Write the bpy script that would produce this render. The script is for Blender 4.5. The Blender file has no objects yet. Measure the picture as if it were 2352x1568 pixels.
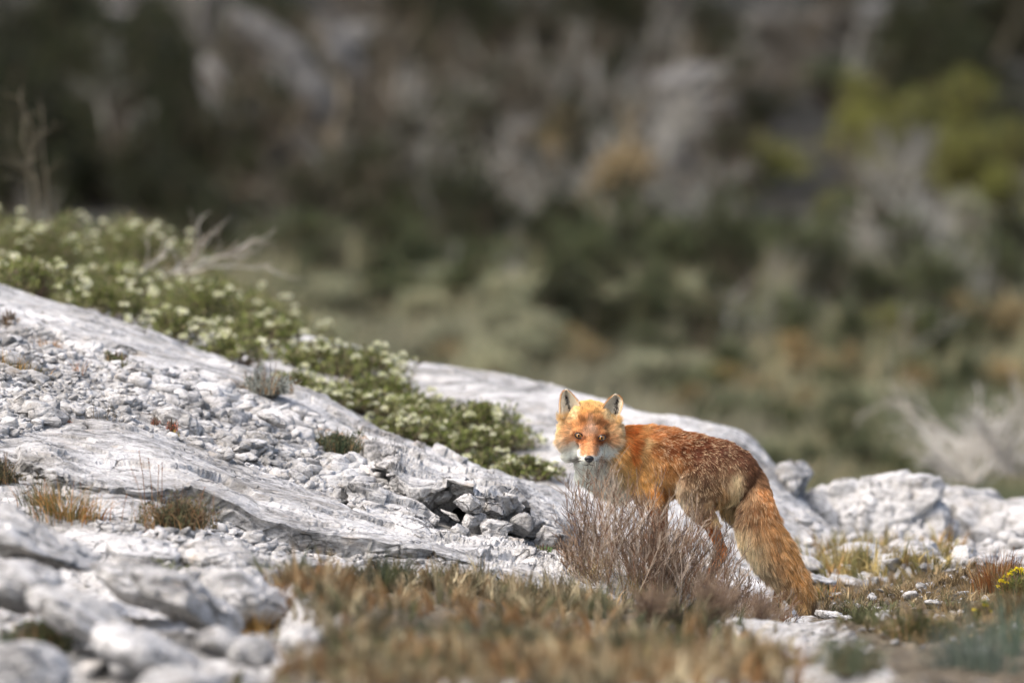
import bpy, bmesh, math, random
import numpy as np
from mathutils import Vector, Matrix
from mathutils.bvhtree import BVHTree

R = math.radians
sc = bpy.context.scene
C = sc.collection

# ---------------------------------------------------------------- camera
LENS, DFOX, PITCH, CAMZ = 300.0, 24.0, -0.0098, 1.0
cd = bpy.data.cameras.new('camera'); cam = bpy.data.objects.new('camera', cd); C.objects.link(cam)
cam.location = (0, 0, CAMZ); cam.rotation_euler = (math.pi/2 + PITCH, 0, 0)
cd.sensor_width = 36; cd.lens = LENS; cd.clip_start = 0.5; cd.clip_end = 2000
cd.dof.use_dof = True; cd.dof.focus_distance = DFOX - 0.03; cd.dof.aperture_fstop = 3.0
sc.camera = cam

# ---------------------------------------------------------------- light
SUN_EL, SUN_AZ = 56, -122         # soft light from high up on the left
w = bpy.data.worlds.new('World'); sc.world = w; w.use_nodes = True
nt = w.node_tree; bg = nt.nodes['Background']
sky = nt.nodes.new('ShaderNodeTexSky'); sky.sky_type = 'NISHITA'; sky.sun_disc = False
sky.sun_elevation = R(SUN_EL); sky.sun_rotation = R(SUN_AZ); sky.air_density = 1.0; sky.dust_density = 6.0; sky.ozone_density = 1.0
nt.links.new(sky.outputs[0], bg.inputs[0]); bg.inputs[1].default_value = 0.15
sd = bpy.data.lights.new('sun', 'SUN'); sun = bpy.data.objects.new('sun', sd); C.objects.link(sun)
sd.energy = 0.8; sd.angle = R(45); sd.color = (1.0, 0.99, 0.97)
_dir = Vector((math.sin(R(SUN_AZ))*math.cos(R(SUN_EL)), math.cos(R(SUN_AZ))*math.cos(R(SUN_EL)), math.sin(R(SUN_EL))))
sun.rotation_euler = _dir.to_track_quat('Z', 'Y').to_euler()
sc.view_settings.view_transform = 'Standard'; sc.view_settings.look = 'None'
sc.view_settings.gamma = 1.0; sc.view_settings.exposure = 1.3
sc.cycles.use_denoising = True
sc.cycles.max_bounces = 5; sc.cycles.diffuse_bounces = 3; sc.cycles.glossy_bounces = 2
sc.cycles.transparent_max_bounces = 4
try: sc.cycles_curves.shape = 'RIBBONS'
except Exception: pass

# ---------------------------------------------------------------- photo geometry: a sight line (X, Y on a 2352 x 1568 picture) and a distance give a place
K = 0.12/2352
FW = np.array([0, math.cos(PITCH), math.sin(PITCH)]); UP = np.array([0, -math.sin(PITCH), math.cos(PITCH)])
def P(X, Y, d):
    X, Y, d = np.asarray(X, float), np.asarray(Y, float), np.asarray(d, float)
    x = (X-1176)*K*d; v = (784-Y)*K*d
    return np.stack([x, d*FW[1]+v*UP[1], CAMZ + d*FW[2]+v*UP[2]], -1)
def XY(p):
    q = p - np.array([0, 0, CAMZ]); d = q@FW
    return 1176 + q[..., 0]/(K*d), 784 - (q@UP)/(K*d), d

# ---------------------------------------------------------------- noise
def _h(i, j, k, s):
    n = (i.astype(np.int64)*374761393 + j.astype(np.int64)*668265263 + k.astype(np.int64)*2147483647 + s*974634777) & 0xffffffff
    n = ((n ^ (n >> 13))*1274126177) & 0xffffffff
    n = ((n ^ (n >> 16))*2246822519) & 0xffffffff
    n = n ^ (n >> 15)
    return (n & 0xffffff)/float(0xffffff)
def vnoise(p, s=0):
    f = np.floor(p); u = p-f; u = u*u*u*(u*(u*6-15)+10); f = f.astype(np.int64)
    r = 0
    for a in (0, 1):
        for b in (0, 1):
            for c in (0, 1):
                wt = (u[:, 0] if a else 1-u[:, 0])*(u[:, 1] if b else 1-u[:, 1])*(u[:, 2] if c else 1-u[:, 2])
                r = r + wt*_h(f[:, 0]+a, f[:, 1]+b, f[:, 2]+c, s)
    return r*2-1
def fbm(p, o=4, s=0, g=0.5):
    r = 0; a = 1
    for i in range(o):
        r = r + a*vnoise(p*2.03**i + 17.3*i, s+i); a *= g
    return r
def ridge(p, o=4, s=0, g=0.5):
    r = 0; a = 1
    for i in range(o):
        r = r + a*(1-2*np.abs(vnoise(p*2.1**i + 9.1*i, s+i))); a *= g
    return r
def cells(p, s=0, tilt=1.0, flat=False):
    """broken-rock noise: each cell is a tilted facet; returns height, border distance, cell random"""
    f = np.floor(p).astype(np.int64); n = len(p)
    b1 = np.full(n, 1e9); b2 = np.full(n, 1e9); hh = np.zeros(n); rr = np.zeros(n)
    for a in (-1, 0, 1):
        for b in (-1, 0, 1):
            for c in ((0,) if flat else (-1, 0, 1)):
                i, j, k = f[:, 0]+a, f[:, 1]+b, f[:, 2]+c
                q = np.stack([i+_h(i, j, k, s), j+_h(i, j, k, s+1), (p[:, 2] if flat else k+_h(i, j, k, s+2))], -1)
                d = p-q; dd = (d*d).sum(1); r = _h(i, j, k, s+3)
                ht = (r-.5) + tilt*(d[:, 0]*(_h(i, j, k, s+4)-.5) + d[:, 1]*(_h(i, j, k, s+5)-.5) + (0 if flat else d[:, 2]*(_h(i, j, k, s+6)-.5)))*2
                m = dd < b1
                b2 = np.where(m, b1, np.minimum(b2, dd)); hh = np.where(m, ht, hh); rr = np.where(m, r, rr); b1 = np.where(m, dd, b1)
    return hh, np.sqrt(b2)-np.sqrt(b1), rr
def sstep(a, b, x):
    t = np.clip((x-a)/(b-a), 0, 1); return t*t*(3-2*t)
def inpoly(x, y, poly):
    r = np.zeros(np.shape(x), bool); n = len(poly)
    for i in range(n):
        x0, y0 = poly[i][:2]; x1, y1 = poly[(i+1) % n][:2]
        if y0 == y1: continue
        r ^= ((y0 > y) != (y1 > y)) & (x < (x1-x0)*(y-y0)/(y1-y0)+x0)
    return r
def polydist(x, y, poly):
    """signed distance, negative inside"""
    d = np.full(np.shape(x), 1e9); n = len(poly)
    for i in range(n):
        a = np.array(poly[i][:2], float); b = np.array(poly[(i+1) % n][:2], float); e = b-a
        t = np.clip(((x-a[0])*e[0]+(y-a[1])*e[1])/(e@e+1e-12), 0, 1)
        d = np.minimum(d, np.hypot(x-a[0]-t*e[0], y-a[1]-t*e[1]))
    return np.where(inpoly(x, y, poly), -d, d)
def rndpoly(n, poly, rg):
    a = np.array([q[:2] for q in poly], float); lo, hi = a.min(0), a.max(0); out = np.zeros((0, 2))
    while len(out) < n:
        q = lo + rg.random((n*2+50, 2))*(hi-lo); out = np.vstack([out, q[inpoly(q[:, 0], q[:, 1], poly)]])
    return out[:n]
def rbf_fit(pts, z, sy=0.6, e=0.25):
    q = np.stack([pts[:, 0], pts[:, 1]*sy], -1)
    D = np.sqrt(((q[:, None]-q[None])**2).sum(-1)+e*e)
    n = len(q); A = np.zeros((n+3, n+3)); A[:n, :n] = D + np.eye(n)*-1e-3; A[:n, n] = 1; A[:n, n+1:] = q; A[n, :n] = 1; A[n+1:, :n] = q.T
    wv = np.linalg.solve(A, np.concatenate([z, [0, 0, 0]]))
    def f(x, y):
        sh = np.shape(x); x = np.ravel(x); y = np.ravel(y)*sy; o = np.empty(len(x))
        for s in range(0, len(x), 60000):
            a, b = x[s:s+60000], y[s:s+60000]
            o[s:s+60000] = np.sqrt((a[:, None]-q[:, 0])**2+(b[:, None]-q[:, 1])**2+e*e)@wv[:n] + wv[n]+a*wv[n+1]+b*wv[n+2]
        return o.reshape(sh)
    return f

# ---------------------------------------------------------------- meshes and tags
def mesh_np(name, v, quads=None, tris=None, col=None, smooth=True, attrs=None):
    me = bpy.data.meshes.new(name); v = np.asarray(v, np.float32)
    me.vertices.add(len(v)); me.vertices.foreach_set('co', v.ravel())
    nq = 0 if quads is None else len(quads); ntr = 0 if tris is None else len(tris)
    li = np.concatenate([np.asarray(a, np.int32).ravel() for a in (quads, tris) if a is not None and len(a)])
    me.loops.add(len(li)); me.loops.foreach_set('vertex_index', li)
    st = np.concatenate([np.arange(nq)*4, nq*4+np.arange(ntr)*3]).astype(np.int32)
    me.polygons.add(nq+ntr); me.polygons.foreach_set('loop_start', st)
    me.update(calc_edges=True); me.validate()
    if smooth: me.polygons.foreach_set('use_smooth', np.ones(len(me.polygons), bool))
    if col is not None:
        a = me.color_attributes.new('Col', 'FLOAT_COLOR', 'POINT')
        c = np.ones((len(v), 4), np.float32); c[:, :3] = col; a.data.foreach_set('color', c.ravel())
    for k, x in (attrs or {}).items():
        a = me.attributes.new(k, 'FLOAT', 'POINT'); a.data.foreach_set('value', np.asarray(x, np.float32))
    return me
def link(name, me, mat=None, parent=None, loc=None):
    o = bpy.data.objects.new(name, me); C.objects.link(o)
    if mat is not None and not me.materials: me.materials.append(mat)
    if parent is not None: o.parent = parent
    if loc is not None: o.location = loc
    return o
def tag(o, label=None, cat=None, group=None, kind=None):
    for k, x in (('label', label), ('category', cat), ('group', group), ('kind', kind)):
        if x: o[k] = x
    return o
def empty(name, loc=(0, 0, 0)):
    o = bpy.data.objects.new(name, None); o.location = loc; o.empty_display_size = .05; C.objects.link(o); return o
def copy_tree(o, parent=None):
    c = o.copy(); C.objects.link(c); c.parent = parent
    for ch in list(o.children): copy_tree(ch, c)
    return c
def lin(c):
    c = np.asarray(c, float)/255.0
    return np.where(c <= .04045, c/12.92, ((c+.055)/1.055)**2.4)

# ---------------------------------------------------------------- materials
def N(t, ty, **kw):
    n = t.nodes.new(ty)
    for k, x in kw.items():
        if k in n.inputs.keys() if isinstance(k, str) else False: n.inputs[k].default_value = x
        else: setattr(n, k, x)
    return n
def new_mat(name, rough=.8, spec=.2):
    m = bpy.data.materials.new(name); m.use_nodes = True; t = m.node_tree; b = t.nodes['Principled BSDF']
    b.inputs['Roughness'].default_value = rough; b.inputs['Specular IOR Level'].default_value = spec
    return m, t, b
def ramp(t, fac, stops):
    r = t.nodes.new('ShaderNodeValToRGB'); e = r.color_ramp.elements
    while len(e) < len(stops): e.new(.5)
    for i, (p, c) in enumerate(stops): e[i].position = p; e[i].color = (*c, 1) if len(c) == 3 else c
    t.links.new(fac, r.inputs[0]); return r.outputs[0]
def mix(t, fac, a, b, mode='MIX'):
    m = t.nodes.new('ShaderNodeMix'); m.data_type = 'RGBA'; m.blend_type = mode
    for s, x in ((0, fac), (6, a), (7, b)):
        if isinstance(x, (int, float)): m.inputs[s].default_value = x
        elif isinstance(x, tuple): m.inputs[s].default_value = (*x, 1)
        else: t.links.new(x, m.inputs[s])
    return m.outputs[2]
def math_(t, op, a, b=0.0):
    m = t.nodes.new('ShaderNodeMath'); m.operation = op
    for s, x in ((0, a), (1, b)):
        if isinstance(x, (int, float)): m.inputs[s].default_value = x
        else: t.links.new(x, m.inputs[s])
    return m.outputs[0]
def noise(t, vec, scale, det=6, rough=.6, dist=0):
    n = t.nodes.new('ShaderNodeTexNoise'); n.inputs['Scale'].default_value = scale; n.inputs['Detail'].default_value = det
    n.inputs['Roughness'].default_value = rough; n.inputs['Distortion'].default_value = dist
    t.links.new(vec, n.inputs['Vector']); return n.outputs['Fac']
def rock_mat(name, lo=(.13, .128, .123), mid=(.37, .366, .356), hi=(.56, .553, .54), soil=False, far=False, rot=(0, R(20), R(-10))):
    m, t, b = new_mat(name, .85, .15)
    g = t.nodes.new('ShaderNodeNewGeometry'); pos = g.outputs['Position']
    oi = t.nodes.new('ShaderNodeObjectInfo')
    mp = t.nodes.new('ShaderNodeMapping'); mp.inputs['Rotation'].default_value = rot; mp.inputs['Scale'].default_value = (.7, .8, 1.7)
    t.links.new(pos, mp.inputs[0]); st = mp.outputs[0]
    k = .12 if far else 1
    n1 = noise(t, pos, 3.0*k, 8, .62, .4); n2 = noise(t, st, 16*k, 8, .68, 1.2); n3 = noise(t, pos, 90*k, 4, .7)
    f = math_(t, 'ADD', math_(t, 'MULTIPLY', n1, .5), math_(t, 'MULTIPLY', n2, .5))
    col = ramp(t, f, [(.39, lo), (.49, mid), (.58, hi)])
    vo = t.nodes.new('ShaderNodeTexVoronoi'); vo.feature = 'DISTANCE_TO_EDGE'; vo.inputs['Scale'].default_value = 7*k
    wv = t.nodes.new('ShaderNodeVectorMath'); wv.operation = 'ADD'
    nn = t.nodes.new('ShaderNodeTexNoise'); nn.inputs['Scale'].default_value = 6*k; nn.inputs['Detail'].default_value = 5
    t.links.new(pos, nn.inputs['Vector']); sc_ = t.nodes.new('ShaderNodeVectorMath'); sc_.operation = 'SCALE'; sc_.inputs[3].default_value = .28/k if far else .28
    t.links.new(nn.outputs['Color'], sc_.inputs[0]); t.links.new(st, wv.inputs[0]); t.links.new(sc_.outputs[0], wv.inputs[1]); t.links.new(wv.outputs[0], vo.inputs['Vector'])
    crk = ramp(t, vo.outputs['Distance'], [(0.0, (0, 0, 0)), (.035, (1, 1, 1))])
    gate = ramp(t, noise(t, pos, 5*k, 3, .5), [(.48, (1, 1, 1)), (.60, (0, 0, 0))])
    crk = mix(t, gate, crk, (1., 1., 1.))
    col = mix(t, .75, col, crk, 'MULTIPLY')
    sp = ramp(t, n3, [(.36, (.42, .41, .40)), (.48, (1, 1, 1))]); col = mix(t, .75, col, sp, 'MULTIPLY')      # dark lichen specks
    wm = ramp(t, noise(t, pos, 11*k, 5, .6), [(.60, (0, 0, 0)), (.75, (1, 1, 1))])
    col = mix(t, math_(t, 'MULTIPLY', wm, .45), col, (.50, .40, .29))                                          # warm stains
    col = mix(t, .12, col, mix(t, oi.outputs['Random'], (.55, .55, .57), (1., .98, .96)), 'MULTIPLY')
    dm_ = ramp(t, noise(t, pos, 1.9*k, 6, .7, .8), [(.50, (0, 0, 0)), (.66, (1, 1, 1))]); col = mix(t, math_(t, 'MULTIPLY', dm_, .5), col, (.20, .185, .16))   # grimy patches
    if soil:
        at = t.nodes.new('ShaderNodeAttribute'); at.attribute_name = 'soil'
        sc2 = ramp(t, noise(t, pos, 25, 6, .7), [(.35, (.045, .036, .025)), (.55, (.11, .09, .062)), (.7, (.20, .17, .125))])
        ff = math_(t, 'ADD', at.outputs['Fac'], math_(t, 'MULTIPLY', math_(t, 'SUBTRACT', noise(t, pos, 9, 5, .6), .5), 1.2))
        ff = ramp(t, ff, [(.42, (0, 0, 0)), (.60, (1, 1, 1))])
        col = mix(t, ff, col, sc2)
    t.links.new(col, b.inputs['Base Color'])
    bp = t.nodes.new('ShaderNodeBump'); bp.inputs['Strength'].default_value = .9; bp.inputs['Distance'].default_value = .018/k
    hgt = math_(t, 'ADD', math_(t, 'MULTIPLY', n2, 1.0), math_(t, 'MULTIPLY', n3, .22))
    hgt = math_(t, 'ADD', hgt, math_(t, 'MULTIPLY', crk, .5))
    t.links.new(hgt, bp.inputs['Height']); t.links.new(bp.outputs[0], b.inputs['Normal'])
    return m
def col_mat(name, rough=.7, spec=.2, sub=0, vary=0.0):
    m, t, b = new_mat(name, rough, spec)
    a = t.nodes.new('ShaderNodeAttribute'); a.attribute_name = 'Col'; c = a.outputs['Color']
    if vary:
        oi = t.nodes.new('ShaderNodeObjectInfo')
        c = mix(t, vary, c, mix(t, oi.outputs['Random'], (.45, .5, .5), (1.3, 1.25, 1.1)), 'MULTIPLY')
    t.links.new(c, b.inputs['Base Color'])
    if sub:   # thin leaves let some light through
        tr = t.nodes.new('ShaderNodeBsdfTranslucent'); t.links.new(c, tr.inputs[0]); mx = t.nodes.new('ShaderNodeMixShader'); mx.inputs[0].default_value = sub
        t.links.new(b.outputs[0], mx.inputs[1]); t.links.new(tr.outputs[0], mx.inputs[2]); t.links.new(mx.outputs[0], t.nodes['Material Output'].inputs[0])
    return m
M_rock = rock_mat('limestone'); M_ground = rock_mat('limestone_ground', soil=True)
M_stone = rock_mat('loose_limestone', (.20, .20, .197), (.42, .415, .405), (.60, .595, .585))
M_frock = rock_mat('hill_limestone', (.07, .07, .068), (.13, .128, .124), (.22, .216, .21), far=True)
M_leaf = col_mat('leaves', .65, .25, .25); M_blade = col_mat('grass_blades', .65, .2, .3); M_twig = col_mat('twigs', .8, .15)
M_farleaf = col_mat('hill_leaves', .7, .2, .2, .5); M_fartwig = col_mat('hill_twigs', .85, .1, 0, .4)
M_petal = col_mat('petals', .6, .2, .25)
# ---------------------------------------------------------------- ground
rg = np.random.default_rng(7)
GP = [(-400,1568,17.5),(0,1568,17.5),(600,1568,17.5),(1200,1568,17.8),(1800,1568,18.2),(2352,1568,18.5),(2800,1568,18.5),
 (-400,1400,19.3),(0,1400,19.3),(600,1420,19.5),(1200,1450,20),(1700,1500,20.5),(2352,1480,20.5),(2800,1480,20.5),
 (-400,1290,21),(0,1290,21),(500,1310,21.3),(900,1370,21.8),(1300,1400,22.3),(1800,1450,23),(2352,1400,22.5),
 (-400,1180,22.6),(0,1180,22.6),(250,1195,22.7),(450,1205,23.0),(700,1275,23.0),(900,1295,23.1),(1050,1310,23.2),(1300,1340,23.3),(1450,1390,23.3),(1620,1425,23.4),
 (1000,1275,23.7),(1150,1290,23.8),(1494,1290,24.05),(1623,1350,23.95),(1785,1418,24.0),(1900,1410,24.1),(2100,1370,24.3),(2352,1340,24.3),(2800,1330,24.3),
 (-400,980,23.6),(0,1010,23.7),(200,985,24.3),(400,1015,24.5),(650,1105,24.5),(870,1195,24.3),(1000,1250,24.1),(1300,1265,24.6),
 (-400,840,24.8),(0,860,24.8),(400,940,25.1),(650,1010,25.2),(850,1080,25.2),(970,1090,25.0),(1100,1140,25.0),(1300,1200,25.2),(1700,1320,25.2),(1900,1350,25.4),(2200,1310,25.6),(2500,1300,25.8),
 (-400,560,28),(0,655,28),(90,692,27.7),(180,722,27.5),(290,755,27.2),(370,800,27),(460,820,26.9),(560,835,26.8),(620,868,26.6),(700,895,26.5),(760,925,26.4),(850,985,26.3),(950,1020,26.2),(1060,1065,26.2),(1150,1108,26.2),
 (1250,1130,26.4),(1300,1080,27),(1500,1100,27),(1700,1200,26.8),(1900,1290,26.8),(2200,1270,27),(2500,1250,27),
 (850,805,30),(960,835,29.8),(1130,872,29.5),(1290,918,29.2),(1440,962,28.8),(1540,1000,28.6),(1640,1038,28.4),(1740,1050,28.2),(1800,1110,28),(1840,1160,27.8),
 (1000,905,28.2),(1100,940,27.9),(1200,990,27.6),(1850,1215,28.0),(1950,1235,28.2),(2150,1235,28.4),(2400,1235,28.6)]
gp = np.array([P(*q) for q in GP])
HID = [(.17,30.2,.30),(.39,29.8,.2),(.53,29.6,.1),(-.07,30.6,.44),(-.33,31,.47),(-3,29,.82),(-1.55,29.2,.80),(-1.2,28.7,.72),(-.9,28.2,.66),(-.6,27.8,.52),(-.35,27.4,.40),(-.05,27.0,.30),   # behind the rim, under the shrubs
 (-3,34,.95),(-1.8,34,.92),(-1.2,33,.83),(-.8,32,.62),(-.5,31,.50),
 (-3,38,.6),(-1.8,38,.5),(-1.2,36.5,.35),(-.6,34,.1),(0,32,-.05),(.4,30.6,-.05),(.8,30,-.1),(1.2,30.4,-.15),(1.9,30.6,-.2),(3,31,-.2),
 (-3,43,-.3),(0,40,-.4),(3,40,-.4),(0,46,-.4),(-3,46,-.4),(3,46,-.4),(-3,15,.1),(0,15,.08),(3,15,.08),(-3,12,.1),(0,12,.05),(3,12,.08),(-6,26,1.1),(-6,36,1.2),(6,26,-.2),(6,20,0)]
gp = np.vstack([gp, np.array(HID, float)])
g_base = rbf_fit(gp, gp[:, 2], .6, .15)
SCREE = [(-60,720),(100,760),(350,850),(560,900),(700,950),(850,1040),(960,1100),(900,1190),(800,1160),(650,1105),(400,1010),(200,955),(90,985),(-60,1030)]
SCREE2 = [(470,1195),(540,1190),(640,1245),(700,1290),(600,1290),(420,1250),(330,1240),(200,1215),(220,1185)]
GRASS = [(640,1330),(800,1320),(1000,1330),(1250,1360),(1450,1380),(1650,1430),(1780,1490),(1820,1600),(420,1600),(640,1530),(760,1440),(690,1400)]
GRASS_R = [(1850,1330),(1960,1290),(2352,1290),(2420,1600),(2060,1600),(1960,1480),(1860,1440)]

xs = np.concatenate([-np.geomspace(60, 1.95, 26), np.arange(-1.9, 1.9, .0078), np.geomspace(1.95, 60, 26)])
ys = np.concatenate([np.arange(9, 16.5, .1), np.arange(16.5, 23, .018), np.arange(23, 28.6, .0115), np.arange(28.6, 33, .03), np.arange(33, 47, .12)])
GX, GY = np.meshgrid(xs, ys)
xc = np.clip(GX, -6, 6)
Z = g_base(xc, GY)
def soil_mask(X, Y, d):
    s = np.zeros(X.shape)
    for poly, k in ((GRASS, 60), (GRASS_R, 60)):
        s = np.maximum(s, sstep(40, -60, polydist(X, Y, poly)))
    s = np.where(d > 25.5, 0, s)
    return s
pp = np.stack([GX.ravel(), GY.ravel(), Z.ravel()], -1)
PX, PY, PD = XY(pp)
near = (np.abs(pp[:, 0]) < 3) & (pp[:, 1] > 15.5)
dz = np.zeros(len(pp)); n_ = np.where(near)[0]; q = pp[n_]
scr = np.maximum(sstep(25, -25, polydist(PX[n_], PY[n_], SCREE)), sstep(20, -20, polydist(PX[n_], PY[n_], SCREE2)))*(q[:, 1] > 21.5)*(q[:, 1] < 27.5)
so = soil_mask(PX[n_], PY[n_], PD[n_])
wp = q + .05*np.stack([fbm(q*6, 3, 11), fbm(q*6, 3, 12), 0*q[:, 0]], -1)
th = R(-14)   # strata strike
rot = np.stack([wp[:, 0]*math.cos(th)-wp[:, 2]*math.sin(th), wp[:, 1], wp[:, 2]], -1)
c1, e1, _ = cells(rot*np.array([3.2, 4.0, 0]) + 5.2, 21, 1.0, True)
c2, e2, _ = cells(wp*np.array([11., 13., 0]), 31, 1.2, True)
c3, e3, _ = cells(q*np.array([30., 34., 0]) + .3*fbm(q*20, 2, 3)[:, None], 41, 1.0, True)
f1 = fbm(q*np.array([2.4, 2.4, 0]), 5, 51)
st = ridge(rot*np.array([3., 16., 0]), 4, 61)
brk = np.maximum(sstep(-.15, .35, fbm(q*np.array([1.7, 1.7, 0])+3, 3, 71)), 1.6*sstep(.75, .95, q[:, 0])*sstep(24.6, 25.4, q[:, 1]))       # where the surface is broken up
smooth_back = sstep(26.0, 26.8, q[:, 1])*sstep(1.0, .8, q[:, 0])                              # the worn slabs at the back are smoother
a = .021*c1 + .018*f1 + .006*st + brk*(.011*c2 - .010*sstep(.10, .0, e2) - .018*sstep(.06, .0, e1)) + .0022*c3
a = a*(1-.45*smooth_back)
a = a*(1-scr) + scr*(.012*c1 + .010*c2*.8 + .007*c3 + .01*f1)
a = a*(1-.6*so) + so*.02*fbm(q*np.array([7., 7, 0]), 4, 81)
fade = sstep(15.5, 17, q[:, 1])*sstep(3, 2, np.abs(q[:, 0]))
fgl = sstep(30, -40, polydist(PX[n_], PY[n_], [(-300,1190),(150,1230),(420,1290),(640,1340),(690,1400),(760,1440),(640,1530),(420,1620),(-300,1620)]))*(q[:, 1] < 22.6)
dz[n_] = (a - .095*fgl)*fade
so = np.maximum(so, .35*fgl)
Z = Z + dz.reshape(Z.shape)
SO = np.zeros(len(pp)); SO[n_] = so
SO = np.where(near, SO, .9)
back = (pp[:, 1] > 31) | ((pp[:, 1] > 27.5) & (PY < 0))
SO = np.maximum(SO, sstep(29.5, 31.5, pp[:, 1]))
ny, nx = GX.shape
idx = np.arange(nx*ny).reshape(ny, nx)
quads = np.stack([idx[:-1, :-1], idx[:-1, 1:], idx[1:, 1:], idx[1:, :-1]], -1).reshape(-1, 4)
V = np.stack([GX.ravel(), GY.ravel(), Z.ravel()], -1)
ground = link('ground', mesh_np('ground', V, quads, attrs={'soil': SO}), M_ground); tag(ground, kind='structure')

# far hillside across the hollow: a rising slope to the skyline
hy = np.array([34, 42, 46, 50, 60, 75, 100, 130, 200, 300, 480]); hz = np.array([-1.5, -.75, -.45, -.1, .45, 1.3, 3.3, 6.5, 20, 50, 120])
def hill_base(x, y):
    z = np.interp(y, hy, hz)
    q = np.stack([np.ravel(x), np.ravel(y), 0*np.ravel(x)], -1)
    return z + (np.ravel(.16*fbm(q*.22, 4, 91)+.07*fbm(q*.9, 3, 95))*np.ravel(sstep(44, 60, y))).reshape(np.shape(x))
hxs = np.concatenate([-np.geomspace(260, 12.2, 24), np.arange(-12, 12, .1), np.geomspace(12.2, 260, 24)])
hys = np.concatenate([np.arange(34, 130, .25), np.geomspace(130, 480, 40)])
HX, HY = np.meshgrid(hxs, hys); HZ = hill_base(HX, HY)
ny, nx = HX.shape; idx = np.arange(nx*ny).reshape(ny, nx)
quads = np.stack([idx[:-1, :-1], idx[:-1, 1:], idx[1:, 1:], idx[1:, :-1]], -1).reshape(-1, 4)
M_hill, t, b = new_mat('hillside_scrub_soil', .9, .1)
g = t.nodes.new('ShaderNodeNewGeometry'); pos = g.outputs['Position']
sx = t.nodes.new('ShaderNodeSeparateXYZ'); t.links.new(pos, sx.inputs[0])
low = ramp(t, noise(t, pos, .55, 6, .65, .5), [(.34, (.022, .030, .015)), (.46, (.060, .068, .040)), (.58, (.115, .112, .075)), (.7, (.20, .185, .13))])
high = ramp(t, noise(t, pos, .35, 7, .68, 1.0), [(.38, (.006, .007, .004)), (.48, (.018, .016, .012)), (.58, (.038, .034, .028)), (.70, (.10, .096, .09))])
fz = math_(t, 'MULTIPLY', math_(t, 'SUBTRACT', sx.outputs[1], 58.0), 1/16.0); fz.node.use_clamp = True
t.links.new(mix(t, fz, low, high), b.inputs['Base Color'])
hill = link('hillside', mesh_np('hillside', np.stack([HX.ravel(), HY.ravel(), HZ.ravel()], -1), quads), M_hill); tag(hill, kind='structure')

def _bil(gx, gy, Zg, x, y):
    i = np.clip(np.searchsorted(gx, x)-1, 0, len(gx)-2); j = np.clip(np.searchsorted(gy, y)-1, 0, len(gy)-2)
    u = np.clip((x-gx[i])/(gx[i+1]-gx[i]), 0, 1); v = np.clip((y-gy[j])/(gy[j+1]-gy[j]), 0, 1)
    return (Zg[j, i]*(1-u)+Zg[j, i+1]*u)*(1-v) + (Zg[j+1, i]*(1-u)+Zg[j+1, i+1]*u)*v
def gz(x, y): return _bil(xs, ys, Z, np.asarray(x, float), np.asarray(y, float))
def hz_(x, y): return _bil(hxs, hys, HZ, np.asarray(x, float), np.asarray(y, float))
def hit(X, Y, d0=16.8, d1=33, n=1200, far=False):
    """first place where the sight line through (X, Y) meets the ground"""
    X = np.atleast_1d(np.asarray(X, float)); Y = np.atleast_1d(np.asarray(Y, float))
    out = np.full((len(X), 3), np.nan); ds = np.geomspace(d0, d1, n); done = np.zeros(len(X), bool)
    for s in range(0, len(X), 2000):
        e = slice(s, s+2000)
        p = P(X[e, None], Y[e, None], ds[None])
        zz = (hz_ if far else gz)(p[..., 0], p[..., 1])
        m = p[..., 2] < zz; k = m.argmax(1); ok = m.any(1)
        r = p[np.arange(len(k)), k]; r[~ok] = np.nan; out[e] = r
    return out
# ---------------------------------------------------------------- rocks
def ico(sub):
    bm = bmesh.new(); bmesh.ops.create_icosphere(bm, subdivisions=sub, radius=1)
    v = np.array([x.co[:] for x in bm.verts]); f = np.array([[q.index for q in x.verts] for x in bm.faces]); bm.free(); return v, f
ICO = {k: ico(k) for k in (3, 4, 5, 6)}
def rock_shape(size, seed, sub=5, rough=1.0, power=2.6, cuts=9, smooth=False):
    """an angular weathered block: a squarish ellipsoid cut by random planes, then broken up by facet noise. size = half extents"""
    v, f = ICO[sub]; r = np.random.default_rng(seed); size = np.array(size, float)
    n = (np.abs(v)**power).sum(1)**(1/power); u = v/n[:, None]
    for _ in range(cuts):
        a = r.normal(size=3); a /= np.linalg.norm(a); h = r.uniform(.62, .95)
        s = u@a; u = u - np.maximum(s-h, 0)[:, None]*a*.92
    u = u/np.abs(u).max(0)
    p = u*size; m = size.mean(); nn = v/np.linalg.norm(v, axis=1)[:, None]
    o = r.random(3)*50; k = 1/m
    w_ = p*k + .12*np.stack([fbm(p*k*2+o, 3, 1), fbm(p*k*2+o, 3, 2), fbm(p*k*2+o, 3, 3)], -1)
    c1, e1, _ = cells(w_*1.3+o, seed, 1.0); c2, e2, _ = cells(w_*3.6+o, seed+9, 1.0)
    d = .15*c1 + .055*c2 - .05*sstep(.10, 0, e2)*(c1 > -.1) - .07*sstep(.07, 0, e1) + .05*fbm(p*k*1.4+o, 4, 5)
    if sub >= 5: c3, e3, _ = cells(w_*9+o, seed+19, 1.0); d = d + .018*c3 - .012*sstep(.12, 0, e3)
    return p + nn*(d*m*rough)[:, None], f
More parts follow.
